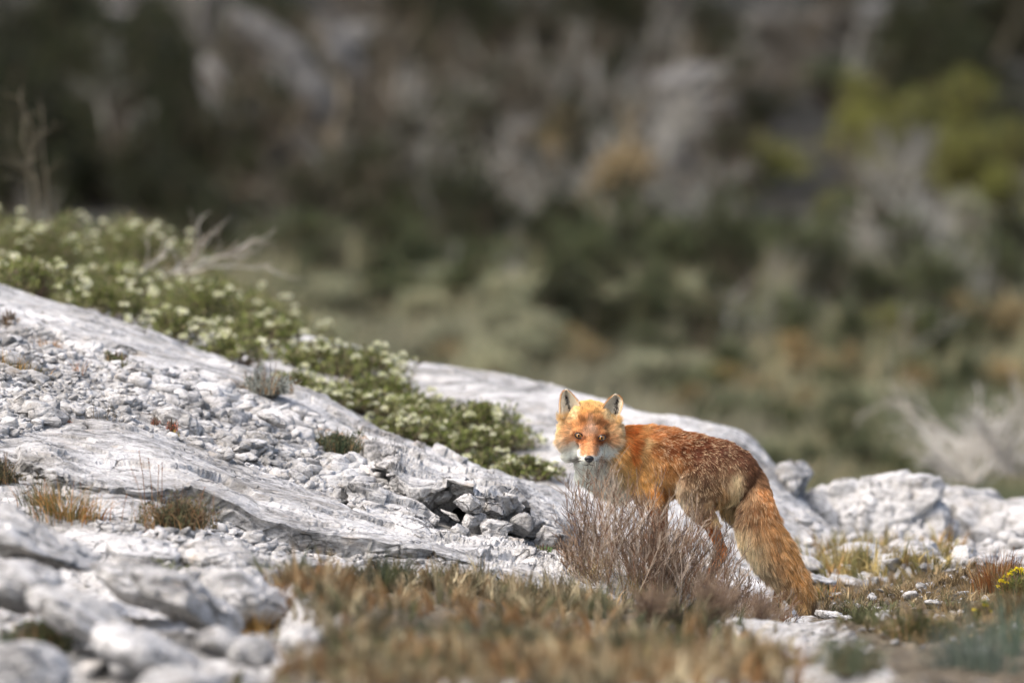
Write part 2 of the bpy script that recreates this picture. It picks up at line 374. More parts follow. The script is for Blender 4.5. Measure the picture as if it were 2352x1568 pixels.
def boulder(x0, y0, x1, y1, d, dep, seed, label, name='boulder', cat='boulder', group=None, sub=5, rough=1.0, tilt=0, mat=None, power=2.6, cuts=9):
    """box in the picture + distance + half depth -> a rock of that size standing there"""
    c = P((x0+x1)/2, (y0+y1)/2, d); hw = (x1-x0)/2*K*d; hh = (y1-y0)/2*K*d
    t_ = R(tilt); ca, sa = abs(math.cos(t_)), abs(math.sin(t_))
    a = hw; bq = hh
    if tilt:   # half sizes of the unrotated block so that the rotated one fills the box
        den = ca*ca-sa*sa
        if den > .2: a = max((hw*ca-hh*sa)/den, hw*.5); bq = max((hh*ca-hw*sa)/den, hh*.35)
    v, f = rock_shape((a, dep, bq), seed, sub, rough, power, cuts)
    m = np.array(Matrix.Rotation(t_, 3, 'Y')); v = v@m.T
    v = v*np.array([hw/np.abs(v[:, 0]).max(), 1, hh/np.abs(v[:, 2]).max()])
    o = link(name, mesh_np(name, v, tris=f, smooth=False), mat or M_rock, loc=c)
    if sub >= 5: o.data.polygons.foreach_set('use_smooth', np.ones(len(o.data.polygons), bool))
    return tag(o, label, cat, group)

def slab(name, back, front, thick, seed, label, cat='rock slab', nu=300, nv=110, over=.02, amp=1.0, base=.12):
    """a bedded slab: top surface spans from the back edge line to the front edge line, front face drops (slightly undercut), given as (X, Y, d)"""
    def res(l, n):
        l = np.array([P(*q) for q in l]); s = np.concatenate([[0], np.cumsum(np.linalg.norm(np.diff(l, axis=0), axis=1))]); t = np.linspace(0, s[-1], n)
        return np.stack([np.interp(t, s, l[:, i]) for i in range(3)], -1)
    B, F = res(back, nu), res(front, nu)
    nt_, nf = nv, int(nv*.45)
    rows = [B + np.array([0, .04, -base])]
    for j in range(nt_): t_ = j/(nt_-1); rows.append(B*(1-t_)+F*t_ + np.array([0, 0, .02*math.sin(math.pi*t_)]))
    for j in range(1, nf+1):
        t_ = j/nf; rows.append(F + np.array([0, 1, 0])*(over*3*t_**1.5) - np.array([0, .012*math.sin(math.pi*t_), 1.0])*(thick*t_)*np.array([0, 1, 1]))
    G = np.array(rows); ny, nx = G.shape[:2]; p = G.reshape(-1, 3)
    # outward directions from the undisturbed shape
    du = np.gradient(G, axis=1); dv = np.gradient(G, axis=0); n = np.cross(du, dv).reshape(-1, 3); n /= np.linalg.norm(n, axis=1)[:, None]+1e-9
    n[(n[:, 2] < 0) & (n[:, 1] > 0)] *= -1
    if n[(2*nx):(3*nx), 2].mean() < 0: n = -n
    w_ = p + .06*np.stack([fbm(p*5+seed, 3, 1), fbm(p*5+seed, 3, 2), fbm(p*5+seed, 3, 3)], -1)
    th = R(22); ws = np.stack([w_[:, 0]*math.cos(th)+w_[:, 2]*-math.sin(th), w_[:, 1], w_[:, 0]*math.sin(th)+w_[:, 2]*math.cos(th)], -1)
    c1, e1, _ = cells(ws*np.array([3, 4, 6.]), seed, 1.); c2, e2, _ = cells(ws*np.array([9, 12, 16.]), seed+5, 1.); c3, e3, _ = cells(w_*34, seed+7, 1.)
    b_ = sstep(.0, .5, fbm(p*2.5+9, 3, seed))
    d = .022*c1 + .012*fbm(p*3, 4, seed) + .005*ridge(ws*np.array([5, 26, 30.]), 4, seed) + b_*(.012*c2 - .012*sstep(.08, 0, e2)) + .0025*c3
    face = np.repeat(np.concatenate([np.zeros(nt_+1), np.ones(nf)]), nx)
    d = d*(1+.6*face) - face*.010*sstep(.12, 0, e2)
    endf = np.tile(sstep(0, .03, np.linspace(0, 1, nx))*sstep(1, .97, np.linspace(0, 1, nx)), ny)
    p = p + n*(d*amp)[:, None]; p[:, 2] -= (1-endf)*.06
    idx = np.arange(nx*ny).reshape(ny, nx); qd = np.stack([idx[:-1, :-1], idx[:-1, 1:], idx[1:, 1:], idx[1:, :-1]], -1).reshape(-1, 4)[:, ::-1]
    o0 = p.mean(0); o = link(name, mesh_np(name, p-o0, qd), M_rock, loc=o0)
    return tag(o, label, cat, kind='thing')

slab('rock_slab', [(20,1040,23.6),(60,1008,23.9),(120,980,24.2),(200,955,24.5),(290,975,24.5),(400,1010,24.5),(500,1052,24.5),(650,1100,24.5),(800,1160,24.4),(900,1205,24.3),(1010,1262,24.0),(1130,1300,23.7)],
     [(40,1060,23.3),(130,1085,23.1),(210,1112,23.1),(320,1128,23.1),(430,1120,23.2),(520,1155,23.2),(600,1200,23.2),(700,1225,23.2),(850,1235,23.2),(960,1262,23.2),(1040,1285,23.25),(1120,1312,23.4)],
     .13, 3, 'long smooth pale limestone slab slanting down from the left below the scree', nu=420, nv=120, amp=.55)
slab('rock_ledge', [(800,960,26.2),(900,1000,26.0),(1000,1040,25.9),(1100,1085,25.8),(1180,1125,25.6),(1260,1160,25.4),(1330,1200,25.2)],
     [(850,1078,24.9),(905,1085,24.6),(960,1112,24.45),(1040,1118,24.4),(1110,1135,24.4),(1165,1130,24.5),(1230,1190,24.6),(1320,1230,24.8)],
     .10, 8, 'rough pale ledge overhanging the dark crevice left of the fox', cat='rock ledge', nu=300, nv=130, over=.05)
slab('rock_slab', [(975,1255,24.0),(1060,1235,24.1),(1130,1233,24.1),(1200,1262,24.1),(1270,1275,24.1),(1340,1290,24.0),(1420,1330,23.8)],
     [(930,1290,23.3),(1020,1300,23.3),(1100,1318,23.3),(1180,1330,23.3),(1260,1350,23.3),(1340,1362,23.3),(1400,1380,23.3)],
     .12, 15, 'low craggy white rock between the crevice and the twiggy bush', nu=260, nv=110)
slab('rock_slab', [(870,1085,25.0),(905,1100,24.9),(940,1130,24.8),(965,1165,24.6),(985,1200,24.4),(1000,1235,24.2),(1010,1255,24.1)],
     [(790,1130,24.35),(830,1165,24.2),(860,1192,24.15),(890,1205,24.1),(930,1225,24.0),(960,1240,23.95),(985,1262,23.9)],
     .10, 19, 'rounded grey rock tongue between the scree and the dark crevice', nu=200, nv=100)

# blocks wedged in the crevice under the ledge
CB = [(1040,1128,1112,1180,24.35,.05,'largest block wedged under the ledge left of the fox'),(985,1120,1040,1160,24.5,.05,'flat grey block wedged at the left end of the crevice'),
 (1012,1168,1060,1198,24.4,.04,'small brownish block low in the middle of the crevice'),(1055,1175,1118,1215,24.35,.05,'smooth grey block under the largest crevice block'),
 (985,1180,1015,1215,24.4,.03,'narrow block at the lower left of the crevice'),(1035,1198,1080,1245,24.25,.04,'leaning wedge shaped block at the foot of the crevice'),
 (1110,1150,1165,1190,24.4,.05,'blocky stone at the right end of the crevice'),(1100,1185,1180,1240,24.3,.06,'broad pale block below the right end of the crevice'),
 (1170,1175,1240,1235,24.45,.06,'pitted white block right of the crevice'),(1000,1215,1040,1240,24.2,.03,'grey chip lying in the bottom of the crevice'),(1225,1205,1310,1270,24.5,.07,'pale block beside the left edge of the twiggy bush')]
for i, (a0, b0, a1, b1, d, dep, l) in enumerate(CB): boulder(a0, b0, a1, b1, d, dep, 100+i, l, 'rock_block', 'rock', 'blocks wedged around the crevice', sub=5, rough=.6, cuts=14, power=3.5, tilt=[12,-20,25,0,30,-35,8,15,-10,0,10][i])

# left foreground, out of focus
LB = [(-150,1158,250,1330,20.9,.35,18,'big blurred grey boulder at the left edge in the foreground'),(-60,1300,150,1420,19.8,.25,10,'blurred grey rock below the big left boulder'),
 (60,1355,330,1500,19.2,.28,22,'blurred pale rock leaning right in the lower left foreground'),(200,1290,420,1400,20.6,.3,15,'blurred grey ridge of rock right of the big left boulder'),
 (300,1315,560,1470,20.0,.3,24,'blurred dark faced rock with a pale sloping top in the left foreground'),(460,1318,680,1440,20.7,.3,12,'wide blurred grey rock beside the dry grass in the left foreground'),
 (200,1440,460,1568,18.6,.25,15,'blurred rock near the bottom left corner behind the dark cushion plant'),(-80,1490,160,1620,18.2,.25,0,'blurred grey rock in the bottom left corner'),
 (445,1455,560,1520,18.8,.1,10,'creamy white blurred stone in the lower left foreground'),(520,1475,635,1545,18.6,.12,-6,'rounded white blurred stone right of the creamy one'),
 (640,1450,750,1510,19.0,.12,12,'blurred grey white stone at the edge of the dry grass'),(690,1500,745,1560,18.5,.08,0,'small round blurred stone low beside the dry grass'),
 (300,1540,520,1640,18.0,.2,0,'blurred stone cut by the bottom edge left of the grass'),(240,1245,420,1310,21.9,.2,10,'jumbled pale rock at the middle left edge of the blurred foreground'),
 (400,1255,640,1340,22.0,.25,8,'low pale rock hump in front of the small rubble'),(620,1290,760,1345,22.2,.18,6,'low pale rock where the dry grass begins')]
for i, (a0, b0, a1, b1, d, dep, tl, l) in enumerate(LB): boulder(a0, b0-18, a1, b1, d, dep, 200+i, l, sub=6 if a1-a0 > 200 else 5, tilt=tl, rough=.55, cuts=5, power=2.3, group='foreground rocks on the left')
# back and right
RB = [(1790,1080,2200,1420,28.0,.5,0,301,'domed pale boulder behind and to the right of the fox'),(2010,1122,2620,1420,28.4,.5,0,302,'long pale rock hump at the right edge behind the grass'),
 (1660,1045,1870,1360,27.9,.35,24,303,'pale rock shoulder just behind the fox tail'),(1890,1240,2040,1320,26.6,.2,0,304,'broken pale rock at the foot of the domed boulder'),
 (2040,1235,2180,1310,26.7,.2,8,305,'cracked low rock in front of the gap between the pale humps'),(2180,1250,2260,1330,25.6,.1,0,306,'small upright pale rock left of the brown grass clump'),
 (1790,1300,1925,1350,25.0,.15,14,307,'pale rock lying just right of the fox tail'),(1740,1455,1990,1640,20.4,.3,20,308,'blurred pale rock sloping down at the bottom right of the dry grass'),
 (1915,1438,2008,1482,22.4,.07,0,309,'white rounded stone in the grass right of the fox tail'),(1870,1400,1960,1425,23.4,.08,8,310,'flat white stone on the ground by the tail tip'),
 (2060,1112,2330,1420,28.5,.4,0,315,'low pale rock linking the domed boulder with the long hump'),(2130,1510,2230,1580,19.0,.12,0,311,'round grey blurred stone near the bottom right'),(2210,1480,2290,1530,20.0,.09,0,312,'blurred stone behind the blue green blades'),
 (2000,1520,2090,1590,19.2,.12,0,313,'blurred stone low between the right hand plants'),(2120,1375,2175,1392,23.2,.05,5,314,'thin white stone lying in the right hand grass')]
for a0, b0, a1, b1, d, dep, tl, s, l in RB: boulder(a0, b0, a1, b1, d, dep, s, l, sub=6 if a1-a0 > 180 else 5, tilt=tl, rough=.8, power=5 if s in (301,302,315) else 2.6, cuts=3 if s in (301,302,315) else 9, name='boulder' if a1-a0 > 120 else 'stone', cat='boulder' if a1-a0 > 120 else 'stone')

SR = [(225,895,330,960,24.9,.07,14,'rough grey slab end sticking out of the scree above the long slab'),(340,930,470,1010,24.75,.07,16,'worn grey rock half buried in the scree beside the reddish stonecrop'),(-20,925,95,1000,24.4,.09,12,'broken grey rock at the left edge below the yellow tuft'),
 (95,955,170,1010,24.3,.05,-8,'grey rock just above the left end of the long slab'),(490,1010,590,1065,24.7,.05,18,'brownish rock lying along the back edge of the long slab'),(560,985,640,1035,24.9,.05,10,'pale rock in the lower middle of the scree'),(150,905,215,940,25.0,.04,5,'small flat rock in the scree left of the rough grey slab end'),
 (390,868,440,895,25.4,.03,8,'single larger bright stone high in the scree'),(585,940,660,985,25.1,.04,20,'pale flat rock in the scree left of the dark green cushion')]
for i, (a0, b0, a1, b1, d, dep, tl, l) in enumerate(SR): boulder(a0, b0, a1, b1, d, dep, 400+i, l, 'rock', 'rock', sub=5, tilt=tl, rough=.9, cuts=12)

# loose stones: prototypes
def hull(seed, n=16):
    r = np.random.default_rng(seed); q = r.normal(size=(n, 3)); q /= np.linalg.norm(q, axis=1)[:, None]; q *= r.uniform(.75, 1, (n, 1)); q *= np.array([1, r.uniform(.6, .95), r.uniform(.35, .7)])
    bm = bmesh.new(); [bm.verts.new(x) for x in q]
    h = bmesh.ops.convex_hull(bm, input=bm.verts); bmesh.ops.delete(bm, geom=[x for x in h['geom_interior'] if isinstance(x, bmesh.types.BMVert)], context='VERTS')
    bmesh.ops.bevel(bm, geom=list(bm.edges), offset=.035, segments=1, affect='EDGES', profile=.6)
    bmesh.ops.triangulate(bm, faces=bm.faces)
    v = np.array([x.co[:] for x in bm.verts]); f = np.array([[p_.index for p_ in x.verts] for x in bm.faces]); bm.free(); return v, f
HULLS = [hull(500+i, 12+i % 8) for i in range(16)]
hme = [mesh_np('stone', v, tris=f, smooth=False) for v, f in HULLS]
for m_ in hme: m_.materials.append(M_stone)
def rotm(r, tilt=.5):
    e = r.uniform(-1, 1, 3)*np.array([tilt, tilt, math.pi]); return Matrix.Rotation(e[2], 3, 'Z')@Matrix.Rotation(e[1], 3, 'Y')@Matrix.Rotation(e[0], 3, 'X')
def scatter_stones(poly, n_big, n_small, r0, r1, label, group, dmax=33, seed=1, n_label='gravel'):
    r = np.random.default_rng(seed)
    q = rndpoly(n_big+n_small, poly, r); h = hit(q[:, 0], q[:, 1], d0=17, d1=dmax)
    ok = ~np.isnan(h[:, 0]); h = h[ok]
    rad = r0*(r1/r0)**(r.random(len(h))**1.7)
    rad = rad*np.exp(.55*fbm(h*np.array([4., 3., 0]), 2, seed))      # sorted into coarser and finer pockets
    o_ = np.argsort(-rad); h, rad = h[o_], rad[o_]
    for i in range(min(n_big, len(h))):
        o = bpy.data.objects.new('stone', hme[r.integers(16)]); C.objects.link(o); o.location = h[i] + np.array([0, 0, rad[i]*.22])
        o.rotation_euler = rotm(r).to_euler(); o.scale = [rad[i]*1.1]*3; tag(o, label, 'stone', group)
    V_, F_ = [], []; k = 0
    for i in range(n_big, len(h)):
        v, f = HULLS[r.integers(16)]; m = np.array(rotm(r))*rad[i]; V_.append(v@m.T + h[i] + np.array([0, 0, rad[i]*.2])); F_.append(f+k); k += len(v)
    return V_, F_
VF = [scatter_stones([(1840,1180),(2352,1160),(2352,1300),(1860,1320)], 18, 260, .01, .05, 'pale lump of rubble on the rocks behind the right hand grass', 'rubble behind the right hand grass', 29, 17),
      scatter_stones(SCREE, 165, 2900, .008, .042, 'small angular pale stone in the scree above the long slab', 'stones of the scree', 27.5, 11),
      scatter_stones(SCREE2, 45, 420, .007, .032, 'broken white chip in the rubble below the long slab', 'stones of the lower rubble', 24, 12),
      scatter_stones([(640,1250),(960,1265),(1100,1320),(1000,1330),(760,1330),(620,1290)], 25, 200, .006, .028, 'pale chip lying on the rock behind the dry grass', 'stones behind the dry grass', 24, 13),
      scatter_stones([(1850,1300),(2352,1290),(2352,1480),(1900,1500),(1800,1440)], 20, 240, .005, .022, 'small pale stone lying in the right hand grass', 'stones in the right hand grass', 27, 14),
      scatter_stones([(0,1290),(640,1300),(760,1430),(760,1568),(0,1568)], 15, 120, .008, .035, 'blurred pale stone between the left foreground rocks', 'stones between the left foreground rocks', 23, 15),
      scatter_stones([(300,1230),(560,1240),(620,1290),(400,1300),(230,1260)], 20, 160, .008, .03, 'pale chip in front of the dark thyme cushion', 'stones in front of the thyme cushion', 23, 16)]
V_, F_, k = [], [], 0
for a_, b_ in VF:
    for v, f in zip(a_, b_): V_.append(v); F_.append(f-f.min()+k); k += len(v)
gv = link('gravel', mesh_np('gravel', np.vstack(V_), tris=np.vstack(F_), smooth=False), M_stone); tag(gv, 'small pale limestone chips filling the scree between the larger stones', 'gravel', kind='stuff')
# ---------------------------------------------------------------- plants
def blades(base, L, wd, lean, az, col, r, seg=4, tipcol=None, curl=1.8):
    """thin tapering grass blades as two sided ribbons"""
    n = len(base); t_ = np.linspace(0, 1, seg); L = np.broadcast_to(L, n); wd = np.broadcast_to(wd, n)
    h = np.stack([np.cos(az), np.sin(az), 0*az], -1); fa = r.uniform(0, math.pi, n); sd_ = np.stack([np.cos(fa), np.sin(fa), 0*fa], -1)
    v = np.zeros((n, seg, 2, 3)); c = np.zeros((n, seg, 2, 3)); col = np.broadcast_to(col, (n, 3)); tc = col if tipcol is None else np.broadcast_to(tipcol, (n, 3))
    for i, t in enumerate(t_):
        p = base + L[:, None]*(np.array([0, 0, 1])*(t*np.cos(lean*t))[:, None] + h*(np.sin(lean)*t**curl)[:, None])
        w_ = (wd*(1-t)**.7*.5 + .00012)[:, None]*sd_
        v[:, i, 0] = p-w_; v[:, i, 1] = p+w_; k = .55+.45*t; cc = col*(1-t)+tc*t; c[:, i, 0] = cc; c[:, i, 1] = cc
    b0 = (np.arange(n)*seg*2)[:, None]; q = []
    for i in range(seg-1): q.append(np.stack([b0[:, 0]+2*i, b0[:, 0]+2*i+1, b0[:, 0]+2*i+3, b0[:, 0]+2*i+2], -1))
    return v.reshape(-1, 3), np.concatenate(q), c.reshape(-1, 3)
def join(parts):
    V, Q, Cc = [], [], []; k = 0
    for v, q, c in parts: V.append(v); Q.append(q+k); Cc.append(c); k += len(v)
    return np.vstack(V), np.vstack(Q), np.vstack(Cc)
def pick(r, n, cols, wts=None):
    cols = lin(np.array(cols)); i = r.choice(len(cols), n, p=None if wts is None else np.array(wts)/sum(wts)); return cols[i]*r.uniform(.75, 1.2, (n, 1))
def tubes(polys, rads, cols, k=4):
    """many thin polylines as k sided tubes; polys (n, m, 3)"""
    n, m, _ = polys.shape
    d = np.gradient(polys, axis=1); d /= np.linalg.norm(d, axis=2)[..., None]+1e-9
    a = np.cross(d, np.array([.31, .87, .37])); a /= np.linalg.norm(a, axis=2)[..., None]+1e-9; b = np.cross(d, a)
    v = np.zeros((n, m, k, 3))
    for j in range(k): th = 2*math.pi*j/k; v[:, :, j] = polys + rads[..., None]*(a*math.cos(th)+b*math.sin(th))
    c = np.broadcast_to(cols[:, :, None, :] if cols.ndim == 3 else cols[:, None, None, :], (n, m, k, 3))
    b0 = np.arange(n)*m*k; q = []
    for i in range(m-1):
        for j in range(k):
            j2 = (j+1) % k; q.append(np.stack([b0+i*k+j, b0+i*k+j2, b0+(i+1)*k+j2, b0+(i+1)*k+j], -1))
    return v.reshape(-1, 3), np.concatenate(q), c.reshape(-1, 3)
def leaves(pos, dirn, L, wd, col, r):
    """small folded-diamond leaves"""
    n = len(pos); dirn = dirn/(np.linalg.norm(dirn, axis=1)[:, None]+1e-9); s = np.cross(dirn, r.normal(size=(n, 3))); s /= np.linalg.norm(s, axis=1)[:, None]+1e-9
    L = np.broadcast_to(L, n)[:, None]; wd = np.broadcast_to(wd, n)[:, None]
    v = np.stack([pos, pos+dirn*L*.5+s*wd*.5, pos+dirn*L, pos+dirn*L*.5-s*wd*.5], 1).reshape(-1, 3)
    return v, np.arange(n*4).reshape(n, 4), np.repeat(np.broadcast_to(col, (n, 3)), 4, 0)
def sph(n, r):
    q = r.normal(size=(n, 3)); return q/np.linalg.norm(q, axis=1)[:, None]

DRY = [(176,140,84),(150,112,62),(120,92,58),(190,152,98),(98,96,52),(128,120,70),(84,84,48),(168,104,46)]
GRN = [(92,98,48),(74,84,44),(116,110,58),(140,112,60)]

# dry grass mass, out of focus, across the bottom
r = np.random.default_rng(21)
def tuft_field(poly, ntuft, per, L0, L1, dmax, r, cols, spread=.03, tone=.12):
    q = rndpoly(ntuft, poly, r); h = hit(q[:, 0], q[:, 1], 16.8, dmax, 700); h = h[~np.isnan(h[:, 0])]; n = len(h)
    # along the sight lines the nearer ground is dense on the picture: keep the density even on the ground
    base = np.repeat(h, per, 0); m = len(base); off = r.normal(size=(m, 2))*spread; base = base.copy(); base[:, :2] += off; base[:, 2] = gz(base[:, 0], base[:, 1])-.006
    az = np.arctan2(off[:, 1], off[:, 0]) + r.normal(size=m)*.7
    bd = np.arange(m)//11; nb_ = bd.max()+1      # blades grow in small bundles that share colour and lean
    bo = r.normal(size=(nb_, 2))*spread; base = np.repeat(h, per, 0); off = bo[bd] + r.normal(size=(m, 2))*.004; base[:, :2] += off; base[:, 2] = gz(base[:, 0], base[:, 1])-.006
    az = np.arctan2(off[:, 1], off[:, 0]) + r.normal(size=nb_)[bd]*.8 + r.normal(size=m)*.25; ln_ = r.uniform(.05, 1.25, nb_)[bd] + r.normal(size=m)*.08; bt = r.uniform(.4, 1.6, nb_)[bd][:, None]
    tn = np.repeat(r.random(n), per); cl = lin(np.array(cols)); wv = fbm(base*np.array([2.2, 1.1, 0])+3, 3, 77)
    i = np.clip(((tn*.55 + (wv*.5+.15))*len(cols)).astype(int) + r.integers(-2, 3, nb_)[bd], 0, len(cols)-1)
    L = np.repeat(r.uniform(L0, L1, n), per)*r.uniform(.5, 1.15, m)
    return blades(base, L, r.uniform(.0018, .0050, m), ln_, az, cl[i]*bt*r.uniform(.8, 1.15, (m, 1)), r, 4)
DRYS = [(120,90,56),(138,116,84),(166,154,124),(126,112,86),(104,94,70),(92,88,64),(78,82,52),(56,62,44)]
parts = [tuft_field(GRASS, 320, 55, .025, .115, 23.2, r, DRYS, .04), tuft_field([(640,1325),(1000,1325),(1300,1365),(1480,1395),(1480,1420),(1000,1370),(640,1360)], 140, 50, .02, .09, 23.3, r, DRYS, .02),
         tuft_field([(820,1480),(1780,1480),(1790,1568),(700,1568)], 170, 50, .02, .085, 20, r, [(158,142,110),(140,114,80),(96,98,64),(68,74,48),(128,94,62)], .035)]
v, q, c = join(parts)
tag(link('dry_grass', mesh_np('dry_grass', v, q, col=c), M_blade), 'ochre and brown dry grass, blurred, covering the ground in front of the twiggy bush', 'grass', kind='stuff')
v, q, c = join([tuft_field([(1860,1325),(1960,1300),(2352,1310),(2400,1400),(2380,1470),(2060,1480),(1950,1440),(1870,1400)], 330, 40, .02, .055, 25.5, r, [(132,112,80),(116,100,74),(150,134,102),(102,94,66),(84,86,56),(98,100,70)], .025),
                tuft_field([(1880,1262),(2180,1255),(2200,1310),(1880,1330)], 70, 45, .05, .11, 27.6, r, [(168,150,98),(140,128,80),(120,116,72),(150,120,76)], .03)])
tag(link('dry_grass', mesh_np('dry_grass_right', v, q, col=c), M_blade), 'short brownish grass and moss around the white stones right of the fox tail', 'grass', kind='stuff')

def tuft(X, Y, label, n=120, L=(.05, .12), lean=(.1, .9), spread=.02, cols=DRY, wd=(.0012, .0026), name='grass_tuft', cat='grass tuft', seed=0, dmax=33, group=None, lift=0, curl=1.8, at=None):
    r = np.random.default_rng(seed+900); h = hit([X], [Y], 16.8, dmax)[0] if at is None else np.array(at, float)
    off = r.normal(size=(n, 2))*spread; b = np.zeros((n, 3)); b[:, :2] = off; b[:, 2] = gz(h[0]+off[:, 0], h[1]+off[:, 1])-h[2]-.004+lift
    b[:, 2] = np.clip(b[:, 2], -.03, .03)+lift
    az = np.arctan2(off[:, 1], off[:, 0]) + r.normal(size=n)*.6
    v, q, c = blades(b, r.uniform(*L, n), r.uniform(*wd, n), r.uniform(*lean, n), az, pick(r, n, cols), r, 5, curl=curl)
    o = link(name, mesh_np(name, v, q, col=c), M_blade, loc=h)
    return tag(o, label, cat, group)

SEDGE = [(70,72,46),(96,84,56),(58,62,42),(120,98,66)]
tuft(150,1190,'big green and orange grass tuft beside the left end of the long slab',420,(.04,.13),(.05,1.3),.045,[(84,84,44),(110,96,52),(158,104,48),(66,70,40),(176,140,92)],seed=1)
tuft(100,1165,'dark green grass tuft left of the big green and orange tuft',160,(.04,.11),(.1,1.3),.03,[(74,78,44),(60,64,38),(120,96,60)],seed=2)
tuft(35,850,'yellow tufted grass in the scree at the left edge of the photo',230,(.02,.06),(.05,1.0),.035,[(170,128,66),(140,116,60),(100,96,50)],seed=3)
tuft(115,795,'small tan grass tuft in the upper scree under the rim',90,(.015,.035),(.2,1.),.022,[(170,130,86),(150,124,90)],seed=4)
tuft(180,858,'thin reddish grass sprig in the scree right of the yellow tuft',22,(.03,.075),(.1,.9),.012,[(150,100,60),(110,90,60)],seed=5)
tuft(285,850,'small spiky olive grass sprig in the middle of the scree',26,(.03,.08),(.2,1.1),.008,[(110,104,66),(90,88,58)],seed=6)
tuft(235,970,'thin brown grass in the stones above the long slab',34,(.03,.08),(.1,.7),.02,[(110,96,70),(90,84,60)],seed=7)
tuft(405,1005,'little yellow green tuft under the reddish stonecrop',50,(.008,.025),(.3,1.2),.010,[(150,130,60),(110,110,50)],seed=8)
tuft(1060,1345,'sparse dark sedge blades standing in front of the white rock, leftmost clump',30,(.05,.135),(.05,.75),.028,SEDGE,(.0011,.002),'sedge_tuft','sedge',9,23.6)
tuft(1000,1345,'dark leaning sedge blades at the left end of the sedge row',26,(.05,.13),(.2,1.0),.022,SEDGE,(.0011,.002),'sedge_tuft','sedge',10,23.6)
tuft(1105,1350,'dense dark green sedge clump in the middle of the sedge row',44,(.04,.12),(.05,.8),.02,[(58,66,44),(76,78,50),(96,84,56)],(.0011,.002),'sedge_tuft','sedge',11,23.6)
tuft(1160,1360,'yellowish short grass clump right of the dense dark sedge',60,(.02,.07),(.2,1.1),.025,[(170,136,76),(140,118,70),(100,96,60)],(.0011,.002),'sedge_tuft','sedge',12,23.6)
tuft(1215,1368,'loose thin brown stalks between the yellowish clump and the twiggy bush',26,(.05,.12),(.05,.6),.03,SEDGE,(.0009,.0016),'sedge_tuft','sedge',13,23.6)
tuft(1285,1378,'small dark green spiky sprout at the left foot of the twiggy bush',50,(.02,.05),(.2,1.0),.012,[(78,84,44),(120,100,56)],(.0011,.002),'sedge_tuft','sedge',14,23.6)
tuft(700,1300,'thin brown dry stalks standing on the rock by the dry grass',16,(.03,.07),(.05,.6),.035,[(128,96,66),(150,112,76)],(.001,.0016),seed=15)
tuft(860,1330,'few thin brown stalks in front of the grey slab face',18,(.03,.085),(.05,.6),.045,[(128,96,66),(110,92,66)],(.001,.0016),seed=16)
tuft(620,1310,'lone faint green tuft on the blurred rocks in the left foreground',45,(.02,.05),(.1,.9),.02,[(130,126,90),(104,106,70)],seed=17)
tuft(385,1310,'small olive tuft in a hollow of the blurred left foreground rocks',60,(.02,.05),(.2,1.),.025,[(110,112,70),(84,88,54)],seed=18)
tuft(598,1450,'ochre grass tuft beside the blurred dark faced rock',60,(.04,.09),(.1,.7),.02,[(190,150,84),(150,116,60)],seed=19)
tuft(1935,1305,'pale dry grass tuft behind the fox tail at the foot of the domed boulder',150,(.04,.10),(.05,.9),.05,[(170,150,96),(130,120,74),(96,100,60)],seed=20)
tuft(2290,1350,'tall rusty brown grass clump near the right edge',330,(.05,.12),(.05,.55),.035,[(110,66,34),(134,84,44),(86,56,32),(150,110,64)],seed=21)
tuft(2352,1420,'dark brown grass clump cut by the right edge',220,(.06,.14),(.05,.6),.04,[(84,66,36),(110,80,44),(70,64,36)],seed=22)
tuft(2260,1540,'blue green arching blades in the lower right corner',60,(.10,.22),(.1,1.1),.03,[(88,98,84),(70,82,70),(104,112,98)],(.003,.006),'lily_clump','plant',23,22)
tuft(2320,1500,'tall blue green blades at the right edge beside the brown grass',26,(.12,.24),(.05,.7),.025,[(88,100,84),(76,90,70)],(.004,.007),'lily_clump','plant',24,22)
tuft(2220,1530,'soft grey green thin leaved clump left of the arching blades',300,(.05,.13),(.1,.9),.04,[(96,104,92),(80,90,80),(110,116,104)],(.002,.0035),seed=25)
tuft(1895,1375,'short green and orange grass right of the tail tip',170,(.015,.045),(.1,1.1),.035,[(120,104,54),(84,90,46),(170,116,56)],seed=26)
for i, (x0, y0, ht, l) in enumerate([(333,1130,.16,'tallest thin brown grass stalk standing before the long slab'),(350,1130,.14,'second thin brown stalk right of the tallest one'),(362,1125,.12,'slightly bent stalk in the group of tall stalks'),(372,1130,.13,'rightmost stalk of the close group of tall stalks'),
     (455,1160,.10,'leaning brown stalk at the right end of the thyme cushion'),(335,1180,.17,'pale thick stalk rising out of the dark thyme cushion'),(280,1160,.08,'short brown stalk right of the big grass tuft')]):
    r = np.random.default_rng(60+i); h = hit([x0], [y0+45], 17, 24)[0]; n = 7; t_ = np.linspace(0, 1, n); bend = r.uniform(-.25, .2)
    pl = np.stack([ht*bend*t_**2, .01*t_, ht*t_], -1)[None]
    v, q, c = tubes(pl, np.linspace(.0012, .0006, n)[None], lin((128,92,64))[None])
    sr = r.uniform(0, 1, 14); bb = np.stack([np.interp(.78+.22*sr, t_, pl[0, :, k_]) for k_ in range(3)], -1)
    v2, q2, c2 = leaves(bb, np.stack([r.normal(size=14)*.5, r.normal(size=14)*.5, np.ones(14)], -1), .006, .0018, lin((140,100,70)), r)
    v, q, c = join([(v, q, c), (v2, q2, c2)])
    tag(link('grass_stalk', mesh_np('grass_stalk', v, q, col=c), M_blade, loc=h), l, 'grass stalk')

